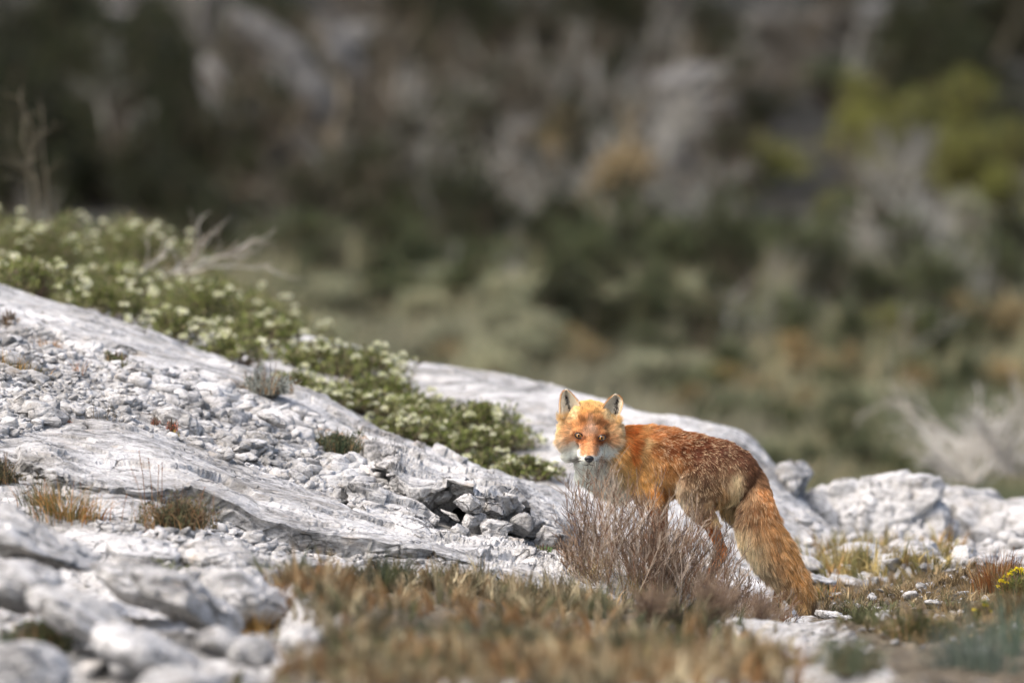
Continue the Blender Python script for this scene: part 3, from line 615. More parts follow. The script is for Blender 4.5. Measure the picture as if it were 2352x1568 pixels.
def cushion(X, Y, w_, h_, label, cols, n=1500, leafL=.006, seed=0, name='cushion_plant', cat='plant', dmax=33, flowers=None, dep=None, group=None, twig=True, ncol=None, loose=True):
    """low mounded plant: woody stems, leaf clumps through the volume, flower heads on top"""
    r = np.random.default_rng(seed+300); h = hit([X], [Y], 16.8, dmax)[0]; d = XY(h)[2]; W = w_*.5*K*d; H = h_*K*d; D = dep or W*.8
    root = empty(name, h); tag(root, label, cat, group)
    ns = 70; az = r.uniform(0, 2*math.pi, ns); el = r.uniform(.25, 1.5, ns)
    tip = np.stack([np.cos(az)*np.cos(el)*W, np.sin(az)*np.cos(el)*D, np.sin(el)*H], -1)*r.uniform(.7, 1.0, (ns, 1))
    if loose: tip *= r.uniform(.55, 1.45, (ns, 1))
    t_ = np.linspace(0, 1, 5)[None, :, None]; st = np.stack([np.cos(az)*W*.25, np.sin(az)*D*.25, -.01+0*az], -1)
    pl = st[:, None]*(1-t_) + tip[:, None]*t_ + r.normal(size=(ns, 5, 3))*W*.03
    v, q, c = tubes(pl, np.linspace(.0022, .001, 5)[None].repeat(ns, 0), pick(r, ns, [(110,96,82),(84,70,58)]), 3)
    link('stems', mesh_np('stems', v, q, col=c), M_twig, root)
    nc = ncol or max(24, n//40); ci = r.integers(0, ns, nc); cc = tip[ci]*(r.uniform(.3, 1.0, (nc, 1)) if loose else r.uniform(.65, 1.02, (nc, 1))); rad = r.uniform(.07, .2, nc)*W if loose else r.uniform(.12, .26, nc)*min(W, H*1.3)
    cc[:, 2] *= (.75 if loose else 1)
    k_ = r.integers(0, nc, n); dd = sph(n, r); pos = cc[k_] + dd*rad[k_, None]*r.random((n, 1))**.4; pos[:, 2] = np.maximum(pos[:, 2], 0)
    out = dd + np.array([0, 0, .5])
    tone = r.uniform(.65, 1.25, nc)[k_, None]
    v, q, c = leaves(pos, out, leafL*r.uniform(.7, 1.4, n), leafL*.45, pick(r, n, cols)*tone*(1.35 if loose else 1), r)
    link('foliage', mesh_np('foliage', v, q, col=c), M_leaf, root)
    if loose:
        nb = max(30, n//12); a3 = r.uniform(0, 6.28, nb); q3 = np.sqrt(r.random(nb)); b3 = np.stack([np.cos(a3)*q3*W*.9, np.sin(a3)*q3*D*.9, 0*a3], -1)
        v, q, c = blades(b3, r.uniform(.4, 1.25, nb)*H, r.uniform(.001, .002, nb), r.uniform(.1, 1.1, nb), r.uniform(0, 6.28, nb), pick(r, nb, cols + [(150,120,84)])*1.3, r, 4)
        link('blades', mesh_np('blades', v, q, col=c), M_blade, root)
    if flowers:
        nf, fr, fc = flowers; e2 = r.uniform(.15, 1.35, nf); a2 = r.uniform(0, 2*math.pi, nf)
        fp = np.stack([np.cos(a2)*np.cos(e2)*W, np.sin(a2)*np.cos(e2)*D, np.sin(e2)*H], -1)*r.uniform(.85, 1.12, (nf, 1))
        k2 = np.repeat(np.arange(nf), 22); fd = sph(len(k2), r); fd[:, 2] = np.abs(fd[:, 2])*.8
        fs = r.uniform(.6, 1.2, nf)*fr
        for z_ in range(nf):
            m_ = k2 == z_; v, q, c = leaves(fd[m_]*fs[z_]*.3, fd[m_], fs[z_]*.95, fs[z_]*.6, pick(r, int(m_.sum()), fc), r)
            link('flower', mesh_np('flower', v, q, col=c), M_petal, root, fp[z_])
    return root
TH = [(62,74,52),(84,92,66),(50,58,44),(104,100,74)]
cushion(765,1040,190,55,'dark green cushion plant growing in the scree above the end of the long slab',TH,5200,.008,1,flowers=(8,.008,[(222,205,190),(190,170,150)]))
cushion(400,1215,230,85,'dark olive thyme cushion growing in front of the long slab',[(78,80,56),(96,92,66),(110,84,60),(58,62,46)],5600,.009,2)
cushion(265,832,60,26,'small green cushion in the scree under the pale rim',[(72,84,50),(92,96,66)],900,.006,3)
cushion(5,1110,90,60,'dark brown green bush at the left edge above the grass tuft',[(70,66,50),(86,84,58),(52,52,40)],2600,.008,4)
cushion(395,992,34,26,'tiny reddish stonecrop among the stones above the long slab',[(170,96,76),(140,84,66),(196,130,104)],420,.005,5)
cushion(355,975,22,14,'second reddish stonecrop, left of the bigger one',[(160,100,80),(130,84,70)],200,.005,6)
cushion(152,985,60,16,'rusty red moss patch at the top left end of the long slab',[(120,52,34),(90,44,32),(140,90,60)],700,.004,7)
cushion(1245,1275,60,26,'small bright green moss cushion left of the twiggy bush',[(110,140,80),(90,120,66),(140,160,110)],900,.005,8)
cushion(90,1500,190,90,'dark green blurred cushion plant in the lower left corner',[(60,72,48),(44,52,38),(78,86,60)],4200,.012,9)
cushion(10,1395,60,60,'dark blurred plant at the left edge of the foreground',[(54,58,40),(40,44,32)],1500,.010,10)
cushion(2110,1470,150,75,'dark green mossy cushion in the right foreground',[(70,78,42),(54,62,36),(96,84,44)],4600,.009,11)
cushion(1960,1545,170,90,'green grey blurred plant at the bottom right of the sloping rock',[(84,94,72),(70,80,60),(110,112,90)],3200,.010,12)
cushion(20,745,60,30,'dark dry plant in the upper scree at the left edge',[(74,70,58),(96,88,74)],700,.006,13)
cushion(2335,1365,90,60,'leafy plant with small yellow flowers at the right edge',[(96,104,52),(78,88,44),(120,116,60)],2400,.010,14,flowers=(16,.009,[(226,206,50),(206,186,40)]))
cushion(2255,1420,40,36,'sprig with one yellow flower beside the blue green blades',[(84,96,50),(100,104,60)],500,.009,15,flowers=(3,.009,[(226,206,50)]))
cushion(610,905,150,60,'fuzzy grey shrub growing on the pale rim below the flowering shrubs',[(150,154,144),(128,132,124),(104,104,96)],4200,.010,16,name='grey_shrub',cat='shrub')

# flowering shrubs behind the pale rim
FG = [(124,132,66),(94,104,54),(134,138,82),(80,88,50),(140,134,98),(100,88,74)]; FW_ = [(210,210,180),(222,220,198),(190,192,146)]
FS = [(-2.05,32.5,.26,.62),(-1.75,31.0,.22,.6),(-1.68,29.3,.19,.5),(-1.45,32.8,.24,.6),(-1.42,30.4,.19,.5),(-1.38,28.9,.15,.42),(-1.12,31.8,.22,.55),(-1.12,29.9,.17,.46),(-1.14,28.5,.12,.36),
 (-.88,30.8,.18,.5),(-.88,29.2,.15,.42),(-.92,28.1,.11,.34),(-.66,28.5,.13,.36),(-.72,27.6,.10,.28),(-.46,27.9,.13,.34),(-.24,27.4,.13,.32),(-.10,27.6,.11,.26),(-.08,27.0,.12,.28),(-1.8,34.3,.3,.6),(-1.3,34.6,.25,.6),
 (.05,26.7,.10,.22),(-.38,27.3,.12,.30),(-.31,27.75,.10,.30),(-.17,27.35,.11,.30),(-.56,27.8,.12,.32),(-.30,27.6,.12,.34),(-.62,27.3,.10,.26),(-.04,27.4,.11,.26),(-.50,28.4,.13,.34),(-1.62,28.3,.13,.4),(-1.9,28.8,.15,.42)]
adj = ['far left','left']
for i, (x, y, hh, ww) in enumerate(FS):
    if x < -10: x = -2.05
    z = float(gz(x, y)); X_, Y_, d_ = XY(np.array([x, y, z]))
    r = np.random.default_rng(700+i)
    near_ = y < 28
    root_n = 'flowering_shrub'
    # build at an explicit place
    _hit = hit
    def hit(a, b, *k, _p=(x, y, z), **kw): return np.array([_p])
    _q = r.uniform(.7, 1.15); hh *= _q*(.80 if x > -.7 else .8 if x > -1.0 else .95); ww *= 1.3 if x > -.7 else 1.1
    o = cushion(0, 0, ww*1.0/(K*float(d_)), hh/(K*float(d_)), 'x', FG if y < 30.5 else [(104,112,58),(88,96,52),(124,126,80),(128,118,90)], int(2600*(ww/.4)**1.3), .016, 40+i, 'flowering_shrub', 'shrub', flowers=(int((10+11*r.random())*ww/.3), .015, FW_), dep=ww*.38, loose=False, group='white flowering shrubs behind the pale rim', ncol=70)
    hit = _hit
    pos = 'along the very left edge' if X_ < 60 else None
    k_ = sorted([float(XY(np.array([a if a > -10 else -2.05, b, 0]))[0]) for a, b, _, _ in FS]).index(min(sorted([float(XY(np.array([a if a > -10 else -2.05, b, 0]))[0]) for a, b, _, _ in FS]), key=lambda u: abs(u-float(X_))))
    ordn = ['first','second','third','fourth','fifth','sixth','seventh','eighth','ninth','tenth','eleventh','twelfth','thirteenth','fourteenth','fifteenth','sixteenth','seventeenth','eighteenth','nineteenth','twentieth','twenty-first','twenty-second','twenty-third','twenty-fourth','twenty-fifth','twenty-sixth','twenty-seventh','twenty-eighth','twenty-ninth','thirtieth','thirty-first','thirty-second','thirty-third','thirty-fourth','thirty-fifth'][k_]
    o['label'] = ('small sharp' if y < 27.3 else 'low' if y < 28.6 else 'blurred' if y < 31 else 'tall soft blurred') + ' green shrub with white flowers, %s from the left of the flowering band' % ordn

# dead branch over the shrubs
def branchy(root_name, loc, n, L, rad, col, seed, label, cat, up=.6, spread=1.2, sub=(7, 5), mat=None, group=None, bias=(0, 0, 0), parent=None, part='branches', m=6):
    """bare forking shrub: main limbs, side branches, twigs"""
    r = np.random.default_rng(seed); parts = []; bias = np.array(bias, float)
    def gen(start, d, L, rad):
        k = len(start); t_ = np.linspace(0, 1, m); pl = np.zeros((k, m, 3)); pl[:, 0] = start; cur = d.copy()
        for i in range(1, m):
            cur = cur + r.normal(size=cur.shape)*.22 + np.array([0, 0, .05]); cur /= np.linalg.norm(cur, axis=1)[:, None]
            pl[:, i] = pl[:, i-1] + cur*(L/(m-1))[:, None]
        parts.append(tubes(pl, rad[:, None]*np.linspace(1, .45, m)[None], pick(r, k, col), 4)); return pl
    def kids(pl, L, rad, nk, ang):
        k = len(pl); i = np.repeat(np.arange(k), nk); s = r.uniform(.25, 1, len(i))*(m-1); a = np.clip(s.astype(int), 0, m-2); f = (s-a)[:, None]
        p = pl[i, a]*(1-f)+pl[i, a+1]*f; d = pl[i, a+1]-pl[i, a]; d /= np.linalg.norm(d, axis=1)[:, None]+1e-9; d = d + sph(len(i), r)*ang; d /= np.linalg.norm(d, axis=1)[:, None]
        return p, d, L[i]*r.uniform(.3, .6, len(i)), rad[i]*r.uniform(.4, .6, len(i))
    d = r.normal(size=(n, 3))*spread; d[:, 2] = np.abs(d[:, 2])*.4+up; d += bias; d /= np.linalg.norm(d, axis=1)[:, None]
    Ls = L*r.uniform(.6, 1, n); Rs = rad*r.uniform(.6, 1, n)
    pl = gen(r.normal(size=(n, 3))*np.array([1, 1, 0])*L*.06, d, Ls, Rs)
    cur = (pl, Ls, Rs)
    for nk in sub:
        p, dd, l2, r2 = kids(cur[0], cur[1], cur[2], nk, .75); pl2 = gen(p, dd, l2, r2); cur = (pl2, l2, r2)
    v, q, c = join(parts)
    me = mesh_np(part, v, q, col=c)
    if parent is not None: return link(part, me, mat or M_twig, parent)
    o = link(root_name, me, mat or M_twig, loc=loc); return tag(o, label, cat, group)
GB = [(150,144,132),(120,112,102),(172,168,158)]
branchy('dead_branch', P(420,590,31.5)-np.array([0,0,.06]), 5, .42, .006, GB, 5, 'bleached dead branch reaching right over the flowering shrubs', 'branch', .35, .8, (4, 3), bias=(.9, 0, .1))
branchy('dead_branch', P(300,620,30.5)-np.array([0,0,.05]), 4, .3, .005, GB, 6, 'pale dead twigs lying on top of the flowering shrubs', 'branch', .2, 1.0, (4, 3), bias=(.6, 0, 0))
branchy('dead_branch', P(130,480,33.5)-np.array([0,0,.1]), 4, .5, .006, [(110,104,88),(90,84,70)], 7, 'dark thin upright branch above the shrubs near the left edge', 'branch', 1.0, .3, (4, 3), bias=(-.3, 0, .5))

# twiggy bush in front of the fox
r = np.random.default_rng(5)
def twig_bush():
    ctr = P(1550, 1425, 23.62); ctr[2] = gz(ctr[0], ctr[1])
    root = empty('twiggy_bush', ctr); tag(root, 'leafless grey brown twiggy bush standing in front of the fox legs', 'bush')
    parts = []; m = 6
    def gen(start, d, L, rad, wob, lift, cols):
        k = len(start); pl = np.zeros((k, m, 3)); pl[:, 0] = start; cur = d.copy()
        for i in range(1, m):
            cur = cur + r.normal(size=cur.shape)*wob + np.array([0, 0, lift]); cur /= np.linalg.norm(cur, axis=1)[:, None]
            pl[:, i] = pl[:, i-1] + cur*(L/(m-1))[:, None]
        parts.append(tubes(pl, rad[:, None]*np.linspace(1, .6, m)[None], cols, 4)); return pl
    bx = np.array([1290, 1340, 1400, 1460, 1520, 1600, 1680, 1740, 1790]); bl = np.array([95, 215, 262, 265, 235, 205, 150, 110, 70])
    n = 235; X0 = np.clip(r.normal(1535, 145, n), 1325, 1785); D0 = r.uniform(23.38, 23.78, n); Ygr = np.interp(X0, [1300, 1500, 1620, 1790], [1385, 1405, 1425, 1450])
    st = P(X0, Ygr, D0); st[:, 2] = gz(st[:, 0], st[:, 1])-.005
    u = (X0-1500)/260 + r.normal(size=n)*.55
    L = np.interp(X0 + u*60, bx, bl)*K*23.6*r.uniform(.4, .92, n)
    u = np.clip(u, -1.4, 1.3)
    d = np.stack([u*.75, r.normal(size=n)*.45, np.ones(n)], -1); d /= np.linalg.norm(d, axis=1)[:, None]
    TC = [(138,118,98),(114,96,80),(86,70,58),(164,148,130),(114,86,66)]
    c_ = pick(r, n, TC)
    a = gen(st-ctr, d, L, r.uniform(.0009, .0016, n), .10, .05, c_)
    cur = (a, L, c_)
    for nk, s0, Lf, rad, ang in ((7, .12, (.22, .55), .0008, .55), (4, .25, (.25, .55), .00075, .5)):
        pl, L0, c0 = cur; k = len(pl); i = np.repeat(np.arange(k), nk); s = (s0+(1-s0)*r.random(len(i)))*(m-1); j = np.clip(s.astype(int), 0, m-2); f = (s-j)[:, None]
        p = pl[i, j]*(1-f)+pl[i, j+1]*f; dd = pl[i, j+1]-pl[i, j]; dd /= np.linalg.norm(dd, axis=1)[:, None]+1e-9; dd = dd+sph(len(i), r)*ang; dd /= np.linalg.norm(dd, axis=1)[:, None]
        l2 = L0[i]*r.uniform(*Lf, len(i)); c2 = c0[i]*r.uniform(.8, 1.15, (len(i), 1)); pl2 = gen(p, dd, l2, np.full(len(i), rad)*r.uniform(.7, 1.2, len(i)), .12, .07, c2); cur = (pl2, l2, c2)
    v, q, c = join(parts); link('twigs', mesh_np('twigs', v, q, col=c), M_twig, root)
    # dry leaves caught low between the stems
    n2 = 1100; k = r.integers(0, n, n2); b = (st-ctr)[k] + r.normal(size=(n2, 3))*np.array([.03, .03, 0])
    v, q, c = blades(b, r.uniform(.03, .10, n2), r.uniform(.001, .002, n2), r.uniform(.1, 1.2, n2), r.uniform(0, 6.28, n2), pick(r, n2, [(150,128,84),(120,108,66),(96,90,56),(170,150,110)]), r, 4)
    link('dry_leaves', mesh_np('dry_leaves', v, q, col=c), M_blade, root)
twig_bush()
# second low twiggy growth, blurred, in front
rr = np.random.default_rng(88)
for i, (X0, Y0, dd, nn, LL, lb) in enumerate([(1640,1500,21.9,60,.11,'low blurred brown twig bush at the front foot of the big twiggy bush'),(1750,1500,22.3,50,.09,'low brown twig bush below the hind foot of the fox'),(1500,1480,21.6,50,.09,'blurred brown twigs in the dry grass left of the low brown twig bush')]):
    c0 = P(X0, Y0, dd); c0[2] = gz(c0[0], c0[1])
    branchy('twiggy_bush', c0, nn, LL, .0016, [(120,100,84),(96,78,66),(140,122,100)], 90+i, lb, 'bush', 1.0, .7, (6, 4), m=5)
# ---------------------------------------------------------------- far hillside: rocks, bushes, bare shrubs, each standing on the slope
def far_bush(seed, n, cols, leafL=.05, H=1., W=1., twigc=[(90,78,66),(70,60,52)]):
    r = np.random.default_rng(seed); root = empty('bush')
    ns = 16; az = r.uniform(0, 6.28, ns); el = r.uniform(.3, 1.5, ns); tip = np.stack([np.cos(az)*np.cos(el)*W*.5, np.sin(az)*np.cos(el)*W*.5, np.sin(el)*H], -1)*r.uniform(.6, .95, (ns, 1))
    t_ = np.linspace(0, 1, 5)[None, :, None]; pl = tip[:, None]*t_ + r.normal(size=(ns, 5, 3))*.03
    v, q, c = tubes(pl, np.linspace(.03, .01, 5)[None].repeat(ns, 0), pick(r, ns, twigc), 4)
    link('trunk', mesh_np('trunk', v, q, col=c), M_fartwig, root)
    nc = 34; cc = tip[r.integers(0, ns, nc)]*r.uniform(.7, 1.05, (nc, 1)); rad = r.uniform(.10, .24, nc)*W
    k = r.integers(0, nc, n); dd = sph(n, r); pos = cc[k]+dd*rad[k, None]*r.random((n, 1))**.45; pos[:, 2] = np.maximum(pos[:, 2], -.05)
    v, q, c = leaves(pos, dd+np.array([0, 0, .4]), leafL*r.uniform(.7, 1.3, n), leafL*.6, pick(r, n, cols)*r.uniform(.55, 1.3, nc)[k, None], r)
    link('crown', mesh_np('crown', v, q, col=c), M_farleaf, root); return root
KINDS = {
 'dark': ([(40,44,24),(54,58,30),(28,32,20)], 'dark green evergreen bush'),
 'green': ([(74,82,52),(58,68,46),(92,96,66)], 'mid green bush'),
 'olive': ([(116,118,58),(136,132,66),(96,100,50)], 'yellowish olive bush'),
 'grey': ([(138,142,116),(116,120,98),(158,154,128)], 'grey green bush'),
 'tan': ([(140,120,84),(120,104,74),(158,138,98)], 'tan dry bush')}
PROTO = {}
for i, (k, (cols, _)) in enumerate(KINDS.items()): PROTO[k] = [far_bush(800+i*3+j, 1500, cols) for j in range(2)]
used = set()
def place(o, X, Y, w_, h_, label, cat, group=None, rz=0, up=0):
    h = hit([X], [Y], 44, 160, 1500, far=True)[0]
    if np.isnan(h[0]): return None
    d = XY(h)[2]; o.location = h + np.array([0, 0, up]); W = w_*K*d*(1.35 if cat == 'bush' else 1.1); H = h_*K*d*1.15; o.scale = (W, W*.8, H); o.rotation_euler = (0, 0, rz); tag(o, label, cat, group); return o
def get(pr):
    if pr.name in used: return copy_tree(pr)
    used.add(pr.name); return pr
r = np.random.default_rng(33)
# (X, Y foot, width, height, kind, where)
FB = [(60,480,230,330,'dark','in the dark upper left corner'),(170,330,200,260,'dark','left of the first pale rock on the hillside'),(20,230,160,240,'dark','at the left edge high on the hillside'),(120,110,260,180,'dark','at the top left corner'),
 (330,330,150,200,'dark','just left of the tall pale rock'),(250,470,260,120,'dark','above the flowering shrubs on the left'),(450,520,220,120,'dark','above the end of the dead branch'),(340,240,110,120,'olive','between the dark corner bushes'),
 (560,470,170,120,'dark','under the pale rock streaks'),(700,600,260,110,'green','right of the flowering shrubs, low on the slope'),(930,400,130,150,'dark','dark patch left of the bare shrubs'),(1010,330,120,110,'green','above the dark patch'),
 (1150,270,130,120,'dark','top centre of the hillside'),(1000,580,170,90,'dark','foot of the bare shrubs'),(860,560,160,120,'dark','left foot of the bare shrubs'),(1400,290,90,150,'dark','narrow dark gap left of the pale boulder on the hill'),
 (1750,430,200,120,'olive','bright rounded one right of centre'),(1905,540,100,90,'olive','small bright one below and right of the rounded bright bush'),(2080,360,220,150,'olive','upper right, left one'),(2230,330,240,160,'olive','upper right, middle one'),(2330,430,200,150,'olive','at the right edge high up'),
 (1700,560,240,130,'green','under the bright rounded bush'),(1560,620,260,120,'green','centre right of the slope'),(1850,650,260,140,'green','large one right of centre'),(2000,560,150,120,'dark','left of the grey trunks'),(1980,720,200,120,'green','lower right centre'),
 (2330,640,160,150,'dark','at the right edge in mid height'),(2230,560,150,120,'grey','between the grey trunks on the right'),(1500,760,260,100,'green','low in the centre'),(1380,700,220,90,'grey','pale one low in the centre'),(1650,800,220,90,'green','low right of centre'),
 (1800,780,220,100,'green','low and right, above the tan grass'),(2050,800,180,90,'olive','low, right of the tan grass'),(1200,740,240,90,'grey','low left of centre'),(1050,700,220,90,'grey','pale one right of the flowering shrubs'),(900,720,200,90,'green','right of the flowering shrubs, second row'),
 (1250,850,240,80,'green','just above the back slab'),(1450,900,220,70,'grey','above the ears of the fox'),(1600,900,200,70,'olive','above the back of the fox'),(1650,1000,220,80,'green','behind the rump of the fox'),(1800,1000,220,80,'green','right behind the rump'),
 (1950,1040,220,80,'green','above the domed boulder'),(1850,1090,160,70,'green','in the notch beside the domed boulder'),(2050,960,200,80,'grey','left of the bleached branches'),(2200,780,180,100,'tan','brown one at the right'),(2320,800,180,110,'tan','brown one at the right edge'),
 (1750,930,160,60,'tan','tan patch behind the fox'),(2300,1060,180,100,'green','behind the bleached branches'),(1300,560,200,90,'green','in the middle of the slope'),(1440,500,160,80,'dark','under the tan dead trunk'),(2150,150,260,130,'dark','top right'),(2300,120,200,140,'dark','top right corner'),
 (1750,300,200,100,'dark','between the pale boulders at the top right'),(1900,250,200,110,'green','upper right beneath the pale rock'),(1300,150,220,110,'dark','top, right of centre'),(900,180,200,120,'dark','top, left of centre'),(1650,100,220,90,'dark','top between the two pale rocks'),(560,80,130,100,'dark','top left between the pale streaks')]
for X, Y, w_, h_, k, wh in FB:
    o = get(PROTO[k][r.integers(2)]); place(o, X, Y, w_, h_, KINDS[k][1] + ' ' + wh if wh.startswith(('in ','at ','above','under','behind','between','left','right','low','just','foot','dark','top','upper','centre','narrow','bright','small','large','pale','lower','tan','brown')) else wh, 'bush', 'bushes on the far hillside', r.uniform(0, 6.28))
    o['label'] = o['label'].replace(' foot of', ', at the foot of').replace(' narrow', ', narrow').replace('bush top', 'bush at the top')
# rocks on the hillside
FR = [(415,320,60,130,-16,'tall pale rock standing in the dark bushes upper left'),(515,390,90,300,-14,'long leaning grey rock rib on the upper left hillside'),(630,220,170,240,-38,'pale slanting rock rib at the top left of centre'),(720,350,150,330,-34,'second pale slanting rock rib right of the first'),
 (600,340,110,130,-28,'short grey rock under the slanting ribs'),(790,210,110,190,-30,'narrow pale rock at the right of the slanting ribs'),(230,60,120,70,0,'grey rock at the top edge left'),(1540,260,190,130,15,'big rounded pale boulder near the top right of centre'),(1640,290,120,80,10,'smaller boulder right of the big rounded one'),
 (2010,80,230,90,5,'wide pale rock at the top edge on the right'),(1150,420,90,60,0,'grey rock between the bare shrubs'),(1500,210,90,60,0,'small pale rock on top of the big rounded boulder pile'),(2340,190,60,50,0,'small pale rock at the right edge near the top'),
 (1980,935,130,34,8,'flat pale rock showing in the tan grass'),(1490,480,50,60,0,'small pale upright rock in the centre right'),(850,120,140,80,0,'mauve grey rock at the top'),(950,250,120,80,0,'mauve grey rock above the dark patch'),(1250,330,120,70,0,'brown grey rock above the bare shrubs'),(1100,120,160,80,0,'grey rock at the top centre')]
rme = {}
for i, (X, Y, w_, h_, tl, l) in enumerate(FR):
    v, f = rock_shape((.5, .4, .5) if not abs(tl) > 10 else (.16, .3, .6), 900+i, 4, 1.1); m = np.array(Matrix.Rotation(R(tl), 3, 'Y')); v = v@m.T; v = v/np.array([np.ptp(v[:, 0]), 1, np.ptp(v[:, 2])]); v[:, 2] -= v[:, 2].min()+.05
    if place(o := link('hill_rock', mesh_np('hill_rock', v, tris=f, smooth=False), M_frock), X, Y, w_*1.15, h_*.8, l, 'rock', 'rocks on the far hillside') is None: bpy.data.objects.remove(o)
# bare dead shrubs and trunks
def bare(seed, cols, n=7, up=.9, spread=.6, bias=(0, 0, 0)):
    o = branchy('bare_shrub', (0, 0, 0), n, 1.0, .030, cols, seed, 'x', 'shrub', up, spread, (6, 5), M_fartwig, None, bias, m=5)
    v = np.array([p.co[:] for p in o.data.vertices]); v -= np.array([0, 0, 0]); sx_ = max(np.ptp(v[:, 0]), .1); sz_ = max(v[:, 2].max(), .1); v = v/np.array([sx_, sx_, sz_]); o.data.vertices.foreach_set('co', v.ravel()); return o
GRB = [(152,150,144),(122,119,112),(92,89,82)]; TNB = [(148,130,98),(124,108,82)]; MVB = [(98,91,80),(80,73,62),(62,57,48)]
BP = {'grey': [bare(950, GRB), bare(951, GRB, 5, .6, 1.)], 'tan': [bare(952, TNB, 4, .9, .35, (.7, 0, 0)), bare(953, TNB)], 'mauve': [bare(954, MVB, 9), bare(955, MVB, 7, .7, .9)]}
for k in BP:
    for o in BP[k]:
        me = o.data
FBS = [(1170,520,200,180,'grey','large pale one in the centre of the slope'),(1080,480,180,150,'grey','pale one left of the large central one'),(1370,520,190,260,'tan','leaning one with tan limbs right of centre'),(1300,420,170,170,'tan','upper one with tan limbs'),
 (1490,510,110,110,'grey','upright one right of the tan limbs'),(1260,330,200,170,'mauve','brown one above the centre'),(700,520,240,200,'mauve','brown one under the slanting rocks'),(820,440,220,220,'mauve','brown one right of the slanting rocks'),(620,440,180,160,'mauve','brown one below the short grey rock'),
 (980,260,220,170,'mauve','brown one above the dark patch'),(1100,230,200,150,'mauve','brown one at the upper centre'),(2140,680,190,170,'grey','pale one at the right below the olive bushes'),(2060,520,170,130,'grey','faint one under the olive bushes'),(2230,720,160,150,'grey','pale one near the right edge'),
 (1620,400,180,140,'mauve','brown one left of the bright rounded bush'),(1450,180,200,140,'mauve','brown one beside the pale boulder'),(330,470,220,150,'mauve','dark one above the flowering shrubs'),(880,90,240,140,'mauve','brown one at the top edge'),(1850,160,220,130,'mauve','brown one at the top right'),
 (2250,460,200,140,'mauve','brown one between the olive bushes'),(1700,200,180,120,'grey','faint one right of the pale boulder'),(100,560,120,130,'grey','thin one left above the flowering shrubs'),(480,300,160,160,'mauve','brown one between the rock ribs'),(1560,470,170,110,'mauve','brown one in the centre right')]
for X, Y, w_, h_, k, wh in FBS:
    pr = BP[k][r.integers(2)]; o = get(pr); place(o, X, Y, w_, h_, 'leafless shrub on the hillside, ' + wh, 'bare shrub', 'bare shrubs on the far hillside', r.uniform(-.5, .5))

FILL = [('dark', (-40,40), (420,480), 22, (156,276), (99,187), 'added to darken the upper left corner'), ('dark', (2000,0), (2400,260), 11, (156,264), (99,165), 'added to darken the upper right corner'), ('dark', (420,0), (1500,260), 13, (132,240), (66,121), 'along the top edge left of centre'),  # corner bushes: extra dense scrub, added to darken the upper corners
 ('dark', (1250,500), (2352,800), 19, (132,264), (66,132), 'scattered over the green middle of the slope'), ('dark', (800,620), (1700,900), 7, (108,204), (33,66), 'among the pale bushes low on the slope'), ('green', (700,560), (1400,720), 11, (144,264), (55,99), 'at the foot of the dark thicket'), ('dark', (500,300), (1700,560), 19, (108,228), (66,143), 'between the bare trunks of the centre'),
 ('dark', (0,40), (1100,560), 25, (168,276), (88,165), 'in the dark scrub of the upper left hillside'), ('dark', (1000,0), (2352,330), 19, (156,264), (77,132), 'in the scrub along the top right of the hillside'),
 ('green', (1250,480), (2352,820), 25, (156,276), (66,121), 'in the green middle of the slope'), ('grey', (700,620), (1700,900), 22, (144,264), (55,88), 'in the pale lower middle of the slope'),
 ('green', (1500,850), (2352,1120), 16, (144,240), (44,77), 'low on the slope behind the fox'), ('tan', (1550,830), (2352,930), 7, (144,240), (44,77), 'in the tan grass behind the fox'), ('olive', (1850,240), (2352,480), 9, (144,240), (66,121), 'in the olive patch at the upper right'),
 ('tan', (1000,600), (1500,850), 8, (120,216), (44,66), 'between the grey green bushes in the centre')]
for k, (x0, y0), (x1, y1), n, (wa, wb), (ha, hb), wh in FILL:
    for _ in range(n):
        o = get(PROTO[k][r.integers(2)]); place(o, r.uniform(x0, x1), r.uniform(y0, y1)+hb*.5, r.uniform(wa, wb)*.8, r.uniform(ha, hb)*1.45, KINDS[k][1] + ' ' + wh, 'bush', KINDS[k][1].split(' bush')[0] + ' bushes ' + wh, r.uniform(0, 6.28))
FBF = [((450,150),(1150,520),'mauve',26,'among the pale rock ribs upper left of centre'),((1000,250),(1700,560),'grey',20,'in the bare thicket of the upper centre'),((1950,420),(2352,760),'grey',12,'in the bare thicket at the right'),((1100,80),(2000,300),'mauve',16,'in the brown thicket at the top')]
for (x0, y0), (x1, y1), k, n, wh in FBF:
    for _ in range(n):
        o = get(BP[k][r.integers(2)]); place(o, r.uniform(x0, x1), r.uniform(y0, y1), r.uniform(120, 220), r.uniform(90, 190), 'small leafless shrub ' + wh, 'bare shrub', 'leafless shrubs ' + wh, r.uniform(-.6, .6))
for k in PROTO:
    for o in PROTO[k]:
        if o.name not in used:
            for ch in list(o.children): bpy.data.objects.remove(ch)
            bpy.data.objects.remove(o)
for k in BP:
    for o in BP[k]:
        if o.name not in used: bpy.data.objects.remove(o)
